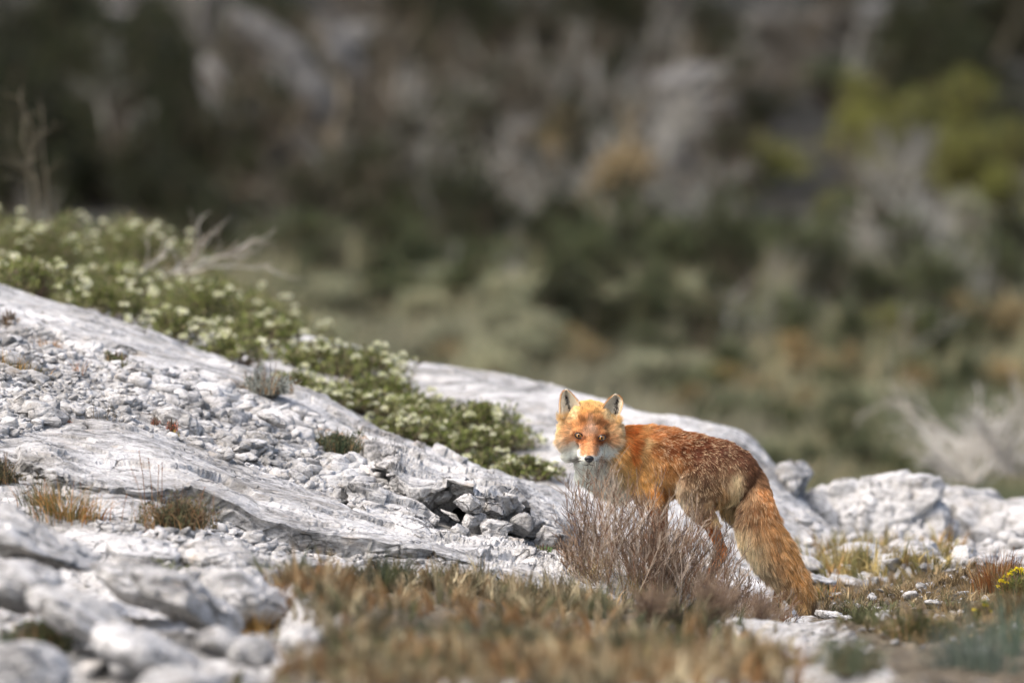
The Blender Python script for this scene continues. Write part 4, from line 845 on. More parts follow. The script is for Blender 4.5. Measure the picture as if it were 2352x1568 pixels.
# long bare trunks leaning through the scrub
TK = [(1290,560,1460,300,'tan','tan bare trunk leaning up to the right in the centre of the hillside'),(1180,520,1060,360,'grey','grey bare trunk leaning left in the centre of the hillside'),(1190,540,1260,330,'grey','grey bare trunk leaning right beside the centre thicket'),(1490,520,1510,400,'grey','short upright pale trunk right of the tan trunk'),
 (1400,480,1340,330,'grey','grey forked trunk left of the pale boulder on the hill'),(1250,430,1100,300,'mauve','thin brown trunk crossing the centre thicket'),(2180,690,2050,480,'grey','pale grey trunk leaning left at the right side'),(2240,700,2230,540,'grey','upright pale grey trunk at the right side'),(2130,600,2040,440,'grey','second pale grey trunk leaning left at the right side'),
 (560,420,480,90,'mauve','long grey trunk leaning left between the rock ribs'),(800,460,640,180,'mauve','long grey trunk leaning left right of the rock ribs'),(900,520,860,380,'mauve','short brown trunk above the green slope'),(700,560,620,400,'mauve','brown trunk left of the short brown one'),(1700,420,1620,250,'mauve','brown trunk left of the bright rounded bush'),
 (1430,380,1420,200,'mauve','dark trunk left of the big rounded boulder'),(950,330,800,60,'mauve','brown trunk high above the centre'),(110,480,60,380,'tan','thin pale trunk at the left above the flowering shrubs'),(1080,560,1000,430,'grey','low grey trunk at the left of the centre thicket')]
rt = np.random.default_rng(77)
for (xa, ya), (xb, yb), n_, wh, sl in (((480,260),(900,560),22,'among the rock ribs upper left of centre',-.45), ((950,330),(1700,600),30,'in the centre thicket',.15), ((1950,460),(2352,760),14,'at the right of the slope',-.35), ((1300,560),(2200,860),16,'in the green middle of the slope',.2), ((700,560),(1300,760),8,'low on the slope left of centre',-.3), ((0,120),(480,520),10,'in the dark upper left scrub',-.1), ((1000,80),(2300,320),18,'in the thicket along the top',.1)):
    for _ in range(n_):
        x_, y_ = rt.uniform(xa, xb), rt.uniform(ya, yb); Lh = rt.uniform(90, 220); an = sl + rt.normal()*.45
        TK.append((x_, y_, x_+Lh*math.sin(an), y_-Lh*math.cos(an), 'grey' if rt.random() < .6 else 'mauve', 'dead leaning tree with thin limbs ' + wh))
for i, (x0, y0, x1, y1, k, l) in enumerate(TK):
    h = hit([x0], [y0], 44, 160, 1500, far=True)[0]; d = XY(h)[2]; dx, dz_ = (x1-x0)*K*d, (y0-y1)*K*d; Lk = math.hypot(dx, dz_)
    branchy('leaning_dead_tree', h, 2, Lk*1.15, Lk*(.045 if i < 18 else .03), {'grey': GRB, 'tan': TNB, 'mauve': MVB}[k], 970+i, l, 'dead tree', 0, .12, (4, 4), M_fartwig, 'bare trunks on the far hillside' if i < 18 else l.replace('tree', 'trees'), (dx/Lk, 0, dz_/Lk), m=7)
# bleached branches at the right, nearer
base = P(2230, 1110, 38.0)
branchy('dead_branch', base, 22, .36, .008, [(186,182,172),(160,156,148),(200,196,188)], 41, 'big tangle of bleached dead branches at the right behind the pale hump', 'branch', .6, 1.2, (5, 4), bias=(-.1, 0, 0))
branchy('dead_branch', P(2230,1030,38.6), 4, .50, .010, [(176,170,160),(156,150,142)], 42, 'long bleached limb pointing up left out of the branch tangle', 'branch', .25, .15, (3, 3), bias=(-1.0, 0, .15))
branchy('dead_branch', P(2330,1090,37.5), 14, .36, .008, [(176,172,164),(150,146,138)], 43, 'bleached dead branches cut by the right edge', 'branch', .8, .6, (5, 4))
# rough grass on the slope
r = np.random.default_rng(12); n = 42000
bx = np.stack([r.uniform(-4.2, 4.2, n), 46+26*r.random(n)**1.2, np.zeros(n)], -1); bx[:, 0] *= bx[:, 1]/58; bx[:, 2] = hz_(bx[:, 0], bx[:, 1])
cl = lin(np.array([(92,98,72),(116,116,88),(138,132,102),(156,146,114),(84,92,68),(130,126,104)])); wv = fbm(bx*np.array([.8, .35, 0]), 4, 5)
i = np.clip((((wv*.9)+.5)*6).astype(int)+r.integers(-1, 2, n), 0, 5)
v, q, c = blades(bx, r.uniform(.08, .28, n), r.uniform(.012, .03, n), r.uniform(.1, 1., n), r.uniform(0, 6.28, n), cl[i]*r.uniform(.7, 1.15, (n, 1)), r, 3)
tag(link('hill_grass', mesh_np('hill_grass', v, q, col=c), M_blade), 'blurred olive grass covering the lower part of the far slope', 'grass', kind='stuff')
# ---------------------------------------------------------------- the fox
U = 0.12/3840*24/1.568                      # metres per unit of the fox drawing grid
O_ = P(2000/1.6327, 1400/1.6327, 24.0)      # where (0, 0) of that grid lies
BASE = np.array([1000*U, 0, -1280*U])       # the empty sits between the feet
def F(u, v, dep=0.0): return np.stack(np.broadcast_arrays(np.asarray(u, float)*U, np.asarray(dep, float), -np.asarray(v, float)*U), -1) - BASE
fox = empty('fox', O_ + BASE); tag(fox, 'red fox standing on the pale rocks behind the twiggy bush, looking at the camera', 'fox')

def loft(bm, secs, ns=20, sub=5):
    """secs: (u, v, dep, r_in_picture, r_depth) smooth tube through the stations, closed ends"""
    S = np.array(secs, float); n = len(S); t = np.linspace(0, n-1, (n-1)*sub+1)
    def cr(a):
        o = []
        for x in t:
            i = min(int(x), n-2); f = x-i; p0, p1, p2, p3 = a[max(i-1, 0)], a[i], a[i+1], a[min(i+2, n-1)]
            o.append(.5*((2*p1)+(-p0+p2)*f+(2*p0-5*p1+4*p2-p3)*f*f+(-p0+3*p1-3*p2+p3)*f**3))
        return np.array(o)
    A = cr(S); c = F(A[:, 0], A[:, 1], A[:, 2]); d = np.gradient(c, axis=0); d /= np.linalg.norm(d, axis=1)[:, None]
    rings = []
    for i in range(len(c)):
        dv = Vector((0, 1, 0)) - Vector(d[i])*d[i][1]; dv.normalize(); s = Vector(d[i]).cross(dv); s.normalize()
        rings.append([bm.verts.new(Vector(c[i]) + s*(A[i, 3]*U*math.cos(a)) + dv*(A[i, 4]*U*math.sin(a))) for a in [2*math.pi*k/ns for k in range(ns)]])
    for a, b in zip(rings, rings[1:]):
        for k in range(ns): bm.faces.new((a[k], a[(k+1) % ns], b[(k+1) % ns], b[k]))
    for rgx, sgn in ((rings[0], -1), (rings[-1], 1)):
        cc = sum((x.co for x in rgx), Vector())/ns; i = 0 if sgn < 0 else -1
        tip = bm.verts.new(cc + Vector(d[i])*sgn*min(A[i, 3], A[i, 4])*U*.6)
        for k in range(ns):
            bm.faces.new((rgx[k], rgx[(k+1) % ns], tip) if sgn > 0 else (rgx[(k+1) % ns], rgx[k], tip))
def ball(bm, u, v, dep, ru, rv, rd):
    c = F(u, v, dep); m = Matrix.Translation(Vector(c)) @ Matrix.Diagonal((ru*U, rd*U, rv*U, 1))
    bmesh.ops.create_icosphere(bm, subdivisions=4, radius=1, matrix=m)

bm = bmesh.new()
# trunk and neck: from behind the head to the rump
loft(bm, [(370,400,.050,85,90),(440,445,.070,150,115),(520,490,.090,182,135),(620,520,.110,208,150),(730,528,.105,208,150),(850,528,.075,190,145),(960,540,.045,178,145),(1080,585,.015,188,150),(1180,625,-.01,168,145),(1250,680,-.02,112,110)], 28)
# near hind leg
loft(bm, [(1080,560,-.010,110,80),(1020,640,-.036,138,76),(968,710,-.052,118,64),(985,790,-.060,76,48),(1030,855,-.060,46,36),(1062,925,-.060,37,30),(1090,1000,-.048,33,26),(1106,1045,-.042,34,26),(1085,1088,-.044,31,24),(1055,1140,-.050,27,23),(1035,1200,-.055,21,20),(1010,1232,-.062,22,24),(975,1246,-.07,14,20)], 16)
# far hind leg
loft(bm, [(1150,640,.06,110,60),(1190,760,.06,95,55),(1260,870,.045,62,45),(1370,1000,.03,40,34),(1445,1130,.03,34,26),(1462,1195,.03,34,26),(1450,1260,.022,31,24),(1438,1330,.015,29,24),(1430,1385,.005,30,27),(1408,1412,-.01,28,28),(1385,1424,-.025,16,22)], 16)
# front legs
loft(bm, [(630,560,.075,110,60),(665,660,.062,88,55),(705,745,.045,56,44),(722,830,.03,32,28),(722,920,.03,27,24),(712,1000,.025,25,21),(705,1050,.02,24,21),(690,1085,.01,28,26),(660,1098,0.0,18,24)], 16)
loft(bm, [(700,600,.17,90,50),(735,700,.175,60,42),(765,790,.18,33,28),(772,880,.18,26,24),(775,960,.175,23,21),(770,1020,.17,23,21),(755,1050,.16,26,25),(730,1062,.15,18,22)], 16)
# tail
loft(bm, [(1245,590,0,78,75),(1300,670,-.025,80,72),(1312,770,-.045,92,76),(1322,890,-.06,112,80),(1368,1000,-.065,118,85),(1440,1110,-.06,105,80),(1520,1220,-.055,82,70),(1580,1320,-.05,52,50),(1610,1385,-.05,22,25)], 20)
# head: skull, cheeks, brow, muzzle, lips and chin
ball(bm, 300,276,.056,96,112,96); ball(bm, 372,280,.056,96,112,96); ball(bm, 335,268,.054,80,108,96); ball(bm, 335,265,.034,84,84,72); ball(bm, 335,312,.026,100,86,78); ball(bm, 225,372,.045,78,88,80); ball(bm, 452,378,.045,78,88,80)
ball(bm, 228,305,.055,74,78,70); ball(bm, 448,315,.055,70,78,70); ball(bm, 260,455,.05,80,70,66); ball(bm, 420,465,.05,80,70,66); ball(bm, 335,500,.065,95,85,70)
loft(bm, [(320,480,.07,100,80),(370,540,.085,120,95),(450,600,.10,120,105),(540,650,.11,110,110)], 20)
ball(bm, 333,358,.010,98,72,62); ball(bm, 270,350,.004,40,34,46); ball(bm, 400,362,.004,40,34,46)
loft(bm, [(333,360,.01,78,60),(331,410,-.012,62,56),(329,455,-.038,46,48),(328,490,-.056,38,38),(327,508,-.064,28,26)], 20)
ball(bm, 300,508,-.040,32,27,46); ball(bm, 356,508,-.040,32,27,46); ball(bm, 325,532,-.026,38,19,46); ball(bm, 330,470,.0,70,60,60)
tmp = bpy.data.objects.new('tmp', bpy.data.meshes.new('tmp')); bm.to_mesh(tmp.data); bm.free(); C.objects.link(tmp)
md = tmp.modifiers.new('r', 'REMESH'); md.mode = 'VOXEL'; md.voxel_size = .0034
ms = tmp.modifiers.new('s', 'SMOOTH'); ms.factor = .5; ms.iterations = 10
dg = bpy.context.evaluated_depsgraph_get(); dg.update()
bme = bpy.data.meshes.new_from_object(tmp.evaluated_get(dg)); bme.name = 'body'; bpy.data.objects.remove(tmp)
bme.polygons.foreach_set('use_smooth', np.ones(len(bme.polygons), bool))
nv = len(bme.vertices); bv = np.empty(nv*3, np.float32); bme.vertices.foreach_get('co', bv); bv = bv.reshape(-1, 3).astype(float)
def UV(p): q = p + BASE; return q[..., 0]/U, -q[..., 2]/U, q[..., 1]

# coat colours at stations of the drawing grid: (u, v, r, g, b)
HC = [(294,388,116,58,30),(380,394,116,58,30),(243,356,140,76,40),(425,366,140,76,40),(262,512,150,140,134),(394,512,150,140,134),(335,165,226,158,84),(270,180,236,178,104),(400,185,232,170,98),(335,220,226,154,80),(300,240,216,140,68),(370,240,222,148,76),(240,235,238,196,140),(435,250,236,200,146),(335,280,205,140,100),(295,290,190,104,50),(395,305,194,106,52),(320,262,214,130,66),(352,268,214,130,66),(340,325,206,156,126),(320,345,190,130,96),
 (250,320,205,125,66),(430,325,210,135,76),(215,345,214,150,98),(180,300,236,186,124),(150,330,238,198,140),(470,330,228,176,122),(500,320,236,196,144),(520,360,228,180,122),(265,400,186,92,44),(400,408,184,92,46),(230,385,200,124,76),(440,390,206,130,78),(300,400,196,106,54),(365,405,190,100,50),
 (330,390,205,124,72),(330,430,214,140,86),(325,465,216,146,92),(290,440,206,126,72),(372,445,206,126,76),(290,470,212,136,84),(362,470,210,134,84),(252,425,244,242,240),(245,455,244,243,242),(270,475,244,243,242),(385,485,244,243,242),(410,455,242,240,236),(262,455,244,243,242),(240,410,232,214,200),(398,440,240,238,236),(392,470,244,243,242),(420,425,228,220,212),
 (215,425,224,208,196),(190,400,222,184,150),(165,380,232,190,140),(175,430,226,206,186),(200,460,226,222,216),(230,470,226,226,226),(455,440,222,214,206),(480,420,216,190,156),(510,410,220,172,112),(460,480,214,210,206),(430,470,224,222,220),(500,450,214,170,120),
 (285,502,246,246,246),(368,504,244,244,244),(300,490,238,230,224),(355,492,236,228,222),(325,545,226,224,222),(280,530,232,232,232),(375,530,226,226,226),(325,575,208,208,206),(260,520,226,222,216),(400,530,214,212,210)]
BC = [(330,620,214,214,212),(300,590,216,216,214),(250,540,222,220,214),(390,590,196,196,194),(430,640,208,206,204),(380,650,214,213,210),(430,560,204,200,194),(470,600,200,176,140),(500,680,206,202,196),(480,540,208,150,84),(460,640,206,190,164),(540,620,206,150,82),(560,720,190,172,146),
 (540,280,214,116,44),(600,270,206,104,40),(660,280,200,106,44),(560,340,196,84,22),(570,420,190,78,20),(575,480,198,94,30),(500,380,222,142,66),(500,450,224,150,72),(540,500,216,136,56),(560,560,214,144,62),(640,340,200,120,56),(650,420,186,138,84),(640,480,176,118,64),(620,560,196,122,54),(600,640,180,122,64),(660,640,200,122,46),(700,600,208,136,58),(640,720,160,110,70),(700,700,202,110,36),(750,690,196,104,34),(790,640,196,124,60),
 (720,300,192,104,50),(800,320,176,96,46),(720,370,176,92,42),(800,380,150,76,36),(900,330,150,80,40),(900,390,138,66,32),(1000,360,134,70,38),(1000,420,116,56,34),(1100,400,124,66,42),(1100,460,100,52,36),(720,450,148,80,38),(800,450,124,58,26),(880,450,120,56,28),(950,470,108,52,34),(760,530,170,98,44),(840,540,156,88,40),(700,540,186,116,56),
 (900,540,130,74,42),(960,540,110,62,42),(1050,520,100,56,40),(1180,460,112,62,42),(1220,520,104,60,44),(1280,570,120,72,50),(1160,540,122,76,54),(1320,640,148,96,64),(1260,620,110,68,48),(820,600,178,108,52),(800,700,196,132,76),(860,740,196,178,158),(840,650,188,168,140),
 (880,600,140,102,78),(940,620,120,86,62),(1010,610,104,70,52),(1080,600,116,78,56),(900,700,134,106,82),(980,700,118,86,64),(1060,690,122,84,58),(950,780,124,94,72),(1020,800,128,92,66),(1010,860,140,96,64),(1130,600,140,100,72),(1160,640,186,156,116),(1185,600,206,176,130),(1190,680,204,174,124),(1130,680,176,116,66),(1110,740,200,136,72),(1080,780,204,150,84),(1090,830,206,160,96),(1140,760,216,180,124),(1170,740,224,196,142)]
TC_ = [(1240,700,104,62,42),(1220,780,112,72,50),(1230,850,136,96,68),(1240,945,214,190,150),(1290,1000,206,178,136),(1300,1060,204,180,140),(1290,700,186,128,84),(1250,740,176,128,88),(1340,690,206,116,56),(1390,710,196,112,56),(1300,770,150,94,58),(1370,780,178,104,54),(1430,790,176,108,60),(1290,850,150,98,62),(1350,860,168,104,58),(1430,870,188,116,60),(1180,820,222,196,150),(1160,880,226,202,158),(1200,900,224,200,160),(1250,920,196,164,124),(1310,930,168,118,76),(1390,930,180,112,60),(1470,930,194,122,62),
 (1190,980,222,198,154),(1250,1010,204,180,142),(1330,1020,180,138,96),(1400,1020,190,122,68),(1490,1010,200,126,62),(1270,1080,214,194,156),(1340,1110,176,150,116),(1420,1110,170,116,74),(1500,1100,200,122,56),(1570,1100,200,126,64),(1400,1190,170,142,108),(1470,1200,158,110,70),(1540,1180,206,124,54),(1610,1170,196,122,64),(1460,1280,136,108,80),(1530,1270,190,124,64),(1590,1250,206,132,64),(1640,1240,128,92,64),(1520,1350,160,124,84),(1580,1340,206,150,88),(1640,1340,100,76,60),(1600,1410,130,104,76),(1640,1410,60,50,46),(1620,1440,44,38,36)]
LC = [(720,780,176,88,30),(720,850,128,56,22),(715,950,112,50,22),(700,1060,84,40,24),(775,800,150,70,26),(775,900,120,54,24),(760,1040,84,42,26),(1055,900,150,66,22),(1080,970,196,96,34),(1110,1040,190,92,34),(1080,1090,204,106,44),(1050,1150,150,70,28),(1020,1220,110,56,28),(1460,1220,150,80,38),(1445,1310,136,70,32),(1430,1380,108,56,30),(1400,1420,60,38,30)]
# flow of the coat: (u, v, du, dv)
HF = [(335,180,0,-1),(335,260,.0,-1),(335,340,0,-1),(280,300,-.5,-.9),(395,310,.5,-.9),(230,250,-.8,-.6),(445,260,.8,-.6),(230,330,-1,-.25),(440,340,1,-.25),(170,330,-1,.15),(500,340,1,.1),(220,400,-1,.4),(450,410,1,.4),(250,450,-.8,.6),(400,455,.8,.6),(180,430,-.8,.8),(480,450,.7,.9),(330,400,0,-1),(330,450,0,-.8),(280,440,-.7,-.4),(370,440,.7,-.4),(290,505,-1,.4),(365,505,1,.4),(325,545,0,1),(260,520,-.4,1),(400,530,.4,1)]
BF = [(330,620,.2,1),(400,600,.35,1),(470,560,.5,1),(520,480,.7,.8),(520,400,1,.35),(540,300,1,.05),(620,280,1,.1),(620,400,1,.4),(600,550,.6,.9),(560,680,.6,.8),(680,640,.5,1),(700,500,.8,.7),(720,320,1,.15),(800,350,1,.2),(800,450,1,.4),(820,580,.8,.7),(760,660,.4,1),(950,350,1,.3),(950,450,1,.4),(1100,420,1,.5),(1080,500,.9,.6),(1200,480,.7,1),(1260,580,.5,1),(900,620,.2,1),(860,700,.0,1),(980,680,.2,1),(1060,640,.4,1),(1150,620,.1,1),(1160,740,-.35,1),(1090,800,-.2,1),(1000,800,.2,1),(960,800,.3,1),(1250,660,.3,1),(1320,640,.6,1)]
TF = [(1240,720,-.1,1),(1330,720,.3,1),(1220,850,-.35,1),(1300,850,.1,1),(1420,850,.6,1),(1190,950,.0,1),(1300,980,.3,1),(1450,970,.6,1),(1260,1080,.35,1),(1400,1100,.6,1),(1560,1100,.6,1),(1450,1230,.55,1),(1550,1230,.6,1),(1630,1230,.3,1),(1580,1350,.4,1),(1640,1380,.1,1)]
def idw(tab, u, v, p=3.2, anis=1.0):
    T = np.array(tab, float); o = np.zeros((len(u), T.shape[1]-2))
    for s in range(0, len(u), 20000):
        d = np.hypot(u[s:s+20000, None]-T[:, 0], (v[s:s+20000, None]-T[:, 1])*anis)+4.0; w_ = d**-p; w_ /= w_.sum(1)[:, None]; o[s:s+20000] = w_@T[:, 2:]
    return o
def region(u, v, dep):
    """0 head, 1 body, 2 tail, 3 legs (as weights chosen per point)"""
    tail_l = np.interp(v, [600,680,760,860,950,1060,1180,1300,1440], [1260,1225,1190,1170,1190,1240,1350,1470,1540])
    tail = (u > tail_l) & (v > 660) & (dep < np.where(v > 1150, .0, .02))
    front = (v > 770) & (u > 560) & (u < 830)
    hind = (v > 880) & (u > 940) & (u < 1180) & ~tail
    far = (v > 1130) & (u > 1340) & (u < 1530) & (dep > -.035)
    hd_r = np.interp(v, [100,250,350,420,480,560,600], [530,528,520,500,450,380,330])
    head = (u < hd_r) & (v < 560) & (dep < .115)
    return np.where(head, 0, np.where(front | hind | (far & ~(tail & (dep < -.03))), 3, np.where(tail, 2, 1)))
def soft(c):   # measured colours are of lit fur: slightly greyer coat
    g = c.mean(-1, keepdims=True); return c*np.array([.82, .84, .80]) + g*.18
def coat(p):
    u, v, dep = UV(p); rgn = region(u, v, dep); col = np.zeros((len(p), 3)); fl = np.zeros((len(p), 2))
    for k, (tc, tf) in enumerate(((HC, HF), (BC, BF), (TC_, TF), (LC, None))):
        m = rgn == k
        if m.any():
            col[m] = idw(tc, u[m], v[m], 5 if k == 0 else 3.4); fl[m] = idw(tf, u[m], v[m], 2.5) if tf else np.array([0, 1.0])
    fl /= np.linalg.norm(fl, axis=1)[:, None]+1e-9
    return rgn, soft(col), fl
rgn_b, col_b, _ = coat(bv)
M_skin = col_mat('fox_coat', .85, .1); 
m, t, b = new_mat('fox_fur', .75, .2); a = t.nodes.new('ShaderNodeAttribute'); a.attribute_name = 'hcol'; t.links.new(a.outputs['Color'], b.inputs['Base Color']); M_fur = m
tr = t.nodes.new('ShaderNodeBsdfTranslucent'); t.links.new(a.outputs['Color'], tr.inputs[0]); mx = t.nodes.new('ShaderNodeMixShader'); mx.inputs[0].default_value = .4
t.links.new(b.outputs[0], mx.inputs[1]); t.links.new(tr.outputs[0], mx.inputs[2]); t.links.new(mx.outputs[0], t.nodes['Material Output'].inputs[0])
FURK = 1.0
a_ = bme.color_attributes.new('Col', 'FLOAT_COLOR', 'POINT'); cc = np.ones((nv, 4), np.float32); cc[:, :3] = lin(col_b)*FURK*.8; a_.data.foreach_set('color', cc.ravel())
body = link('body', bme, M_skin, fox)

tri = []; bme.calc_loop_triangles(); tri = np.empty(len(bme.loop_triangles)*3, np.int32); bme.loop_triangles.foreach_get('vertices', tri); tri = tri.reshape(-1, 3)
vn = np.empty(nv*3, np.float32); bme.vertices.foreach_get('normal', vn); vn = vn.reshape(-1, 3).astype(float)
BVH = BVHTree.FromPolygons([tuple(x) for x in bv], [tuple(int(y) for y in x) for x in tri])
def front(u, v):
    """front surface point of the fox at grid point (u, v)"""
    o = F(u, v, -1.0); h = BVH.ray_cast(Vector(o), Vector((0, 1, 0))); return np.array(h[0]) if h[0] else None

# eyes first, so that the fur leaves them clear
EY = [(267, 364), (402, 377)]; eyes = []
m, t, b = new_mat('eye_amber', .08, .6); g = t.nodes.new('ShaderNodeTexCoord'); gr = t.nodes.new('ShaderNodeVectorMath'); gr.operation = 'LENGTH'
t.links.new(g.outputs['Object'], gr.inputs[0]); b.inputs['Base Color'].default_value = (.30, .115, .018, 1); b.inputs['Coat Weight'].default_value = .8; b.inputs['Coat Roughness'].default_value = .03
nz = noise(t, g.outputs['Object'], 400, 3, .6); t.links.new(ramp(t, nz, [(.35, (.20, .085, .015)), (.65, (.46, .21, .035))]), b.inputs['Base Color']); M_iris = m
m, t, b = new_mat('eye_dark', .1, .5); b.inputs['Base Color'].default_value = (.008, .005, .004, 1); M_dark = m
m, t, b = new_mat('nose_leather', .32, .5); b.inputs['Base Color'].default_value = (.012, .012, .013, 1); g = t.nodes.new('ShaderNodeNewGeometry')
bp = t.nodes.new('ShaderNodeBump'); bp.inputs['Strength'].default_value = .3; bp.inputs['Distance'].default_value = .001; t.links.new(noise(t, g.outputs['Position'], 900, 2), bp.inputs['Height']); t.links.new(bp.outputs[0], b.inputs['Normal']); M_nose = m
def ell(name, c, r3, mat, parent, sub=3, rot=None):
    bm = bmesh.new(); bmesh.ops.create_icosphere(bm, subdivisions=sub, radius=1, matrix=Matrix.Diagonal((*r3, 1)));
    if rot: bmesh.ops.rotate(bm, verts=bm.verts, matrix=Matrix.Rotation(rot, 3, 'Y'))
    me = bpy.data.meshes.new(name); bm.to_mesh(me); bm.free(); [setattr(p_, 'use_smooth', True) for p_ in me.polygons]; return link(name, me, mat, parent, c)
def torus(name, c, R1, R2, rt, mat, parent, rot=0):
    bm = bmesh.new(); n, k = 28, 8; vs = []
    for i in range(n):
        a = 2*math.pi*i/n; x, z = R1*math.cos(a), R2*math.sin(a)*(1-.12*math.cos(a)**2); row = []
        for j in range(k): b_ = 2*math.pi*j/k; row.append(bm.verts.new((x+rt*math.cos(b_)*math.cos(a), rt*math.sin(b_), z+rt*math.cos(b_)*math.sin(a))))
        vs.append(row)
    for i in range(n):
        for j in range(k): bm.faces.new((vs[i][j], vs[(i+1) % n][j], vs[(i+1) % n][(j+1) % k], vs[i][(j+1) % k]))
    bmesh.ops.rotate(bm, verts=bm.verts, matrix=Matrix.Rotation(rot, 3, 'Y'))
    me = bpy.data.meshes.new(name); bm.to_mesh(me); bm.free(); [setattr(p_, 'use_smooth', True) for p_ in me.polygons]; return link(name, me, mat, parent, c)
for i, (u, v) in enumerate(EY):
    s = front(u, v); rr_ = 20*U; c = s + np.array([0, rr_*.28, 0])
    e = ell('eye', c, (20*U, rr_, 20*U), M_iris, fox)
    ell('pupil', (0, -rr_*.93, 0), (6*U, rr_*.12, 10*U), M_dark, e, 3)
    torus('eyelid', s + np.array([0, -rr_*.45, 0]), 23*U, 15.5*U, 3.4*U, M_dark, fox, R(20 if i == 0 else -20))
# nose
s = front(327, 500); nb = bmesh.new(); bmesh.ops.create_icosphere(nb, subdivisions=4, radius=1)
for q_ in nb.verts:
    x, y, z = q_.co; wd_ = 1.0 - .38*max(0, -z)**1.3; q_.co = (x*wd_*28*U*(1+.06*z), y*14*U, z*22*U)
    for sx_ in (-1, 1):   # nostrils
        d_ = math.hypot(q_.co.x-sx_*12*U, (q_.co.z+3*U)*1.2); q_.co.y += 7*U*math.exp(-(d_/(5.5*U))**2) if y < 0 else 0
    q_.co.y += (3*U*math.exp(-(q_.co.x/(2*U))**2) if z < .1 and y < 0 else 0)
me = bpy.data.meshes.new('nose'); nb.to_mesh(me); nb.free(); [setattr(p_, 'use_smooth', True) for p_ in me.polygons]
NOSE = s + np.array([0, -4*U, 0]); link('nose', me, M_nose, fox, NOSE)
# mouth line: two shallow curves under the nose
mo = []
for sx_ in (-1, 1):
    row = []
    for k in range(9):
        f = k/8; u = 327 + sx_*f*46; v = 531 + 8*math.sin(min(f*1.6, 1)*math.pi/2) - f*f*12; s = front(u, v)
        if s is not None: row.append(s + np.array([0, -2.6*U, 0]))
    mo.append(np.array(row)[None])
vv, qq, c_ = join([tubes(x, np.full((1, x.shape[1]), 2.2*U), np.array([[.02, .014, .012]]), 6) for x in mo] + [tubes(np.stack([front(327, w_) + np.array([0, -3*U, 0]) for w_ in (518, 524, 531)])[None], np.full((1, 3), 2.0*U), np.array([[.02, .014, .012]]), 6)])
link('mouth', mesh_np('mouth', vv, qq, col=c_), M_skin, fox)

# ears: cupped shells, cream inside with a dark hollow, dark brown backs
def ear(L, Rr, tipc, dark, seed, deps):
    """L, Rr: left and right edge from base to tip"""
    n, mm = 22, 15; L = np.array(L, float); Rr = np.array(Rr, float)
    def rs(a):
        s = np.concatenate([[0], np.cumsum(np.hypot(*np.diff(a, axis=0).T))]); t = np.linspace(0, s[-1], n); return np.stack([np.interp(t, s, a[:, 0]), np.interp(t, s, a[:, 1])], -1)
    A, B = rs(L), rs(Rr); G = np.zeros((n, mm, 3)); cup = np.zeros((n, mm))
    for i in range(n):
        for j in range(mm):
            f = j/(mm-1); h = i/(n-1); uv = A[i]*(1-f)+B[i]*f; cp = math.sin(math.pi*f)*(1-h**2.2*.75)*.030; G[i, j] = F(uv[0], uv[1], deps[0]*(1-h)+deps[1]*h+cp); cup[i, j] = cp
    idx = np.arange(n*mm).reshape(n, mm); q = np.stack([idx[:-1, :-1], idx[:-1, 1:], idx[1:, 1:], idx[1:, :-1]], -1).reshape(-1, 4)
    v1 = G.reshape(-1, 3); v2 = v1 + np.array([0, .004, 0]); u, v, _ = UV(v1)
    dd = np.full(len(u), 1e9)
    for x, y in dark: dd = np.minimum(dd, np.hypot(u-x, (v-y)*.7))
    dk = sstep(20, 4, dd)[:, None]; front_c = lin((240, 232, 212))*(1-dk)+lin((44, 30, 24))*dk
    n1 = len(v1); rim = np.concatenate([idx[:, 0], idx[-1, 1:], idx[::-1, -1][1:]]); rq = np.stack([rim[:-1], rim[1:], rim[1:]+n1, rim[:-1]+n1], -1)
    me = mesh_np('ear', np.vstack([v1, v2]), np.vstack([q, q[:, ::-1]+n1, rq]), col=np.vstack([front_c, np.broadcast_to(lin((70, 40, 26)), v1.shape)])); o = link('ear', me, M_skin, fox)
    return v1, G, dk, dd, o
earL = ear([(150,272),(150,240),(151,200),(154,160),(160,128),(172,108),(188,100)], [(286,262),(288,232),(282,200),(266,165),(244,135),(220,112),(198,100)], (190,101), [(192,150),(198,180),(206,205),(210,225),(224,245)], 1, (.014, .040))
earR = ear([(398,268),(396,236),(402,210),(420,180),(440,155),(458,138),(478,128)], [(512,285),(506,262),(514,230),(524,205),(530,175),(524,150),(508,134),(492,128)], (490,128), [(494,165),(488,185),(490,210),(484,235),(478,260)], 2, (.014, .040))

# ---- fur
r = np.random.default_rng(4)
ar = np.linalg.norm(np.cross(bv[tri[:, 1]]-bv[tri[:, 0]], bv[tri[:, 2]]-bv[tri[:, 0]]), axis=1)*.5
tc_ = bv[tri].mean(1); tu, tv, td = UV(tc_); rg_t = region(tu, tv, td)
tn = vn[tri].mean(1)
dens = ar*np.array([3.4, 1.0, 1.0, 1.6])[rg_t]*np.where(tn[:, 1] > .35, .35, 1.0)
NH = 190000
k = r.choice(len(tri), NH, p=dens/dens.sum()); b1 = r.random((NH, 2)); fl_ = b1.sum(1) > 1; b1[fl_] = 1-b1[fl_]; w3 = np.stack([1-b1.sum(1), b1[:, 0], b1[:, 1]], -1)
rp = (bv[tri[k]]*w3[..., None]).sum(1); rn = (vn[tri[k]]*w3[..., None]).sum(1); rn /= np.linalg.norm(rn, axis=1)[:, None]
rgn, hc, fl2 = coat(rp + r.normal(size=rp.shape)*5*U); u, v, dep = UV(rp)
rgn, _, _ = coat(rp)
keep = np.ones(NH, bool)
for (x, y), a_e in zip(EY, (R(20), R(-20))): keep &= ~((np.hypot(((u-x)*math.cos(a_e)+(v-y)*math.sin(a_e))/26, (-(u-x)*math.sin(a_e)+(v-y)*math.cos(a_e))/17.5) < 1) & (dep < .03))
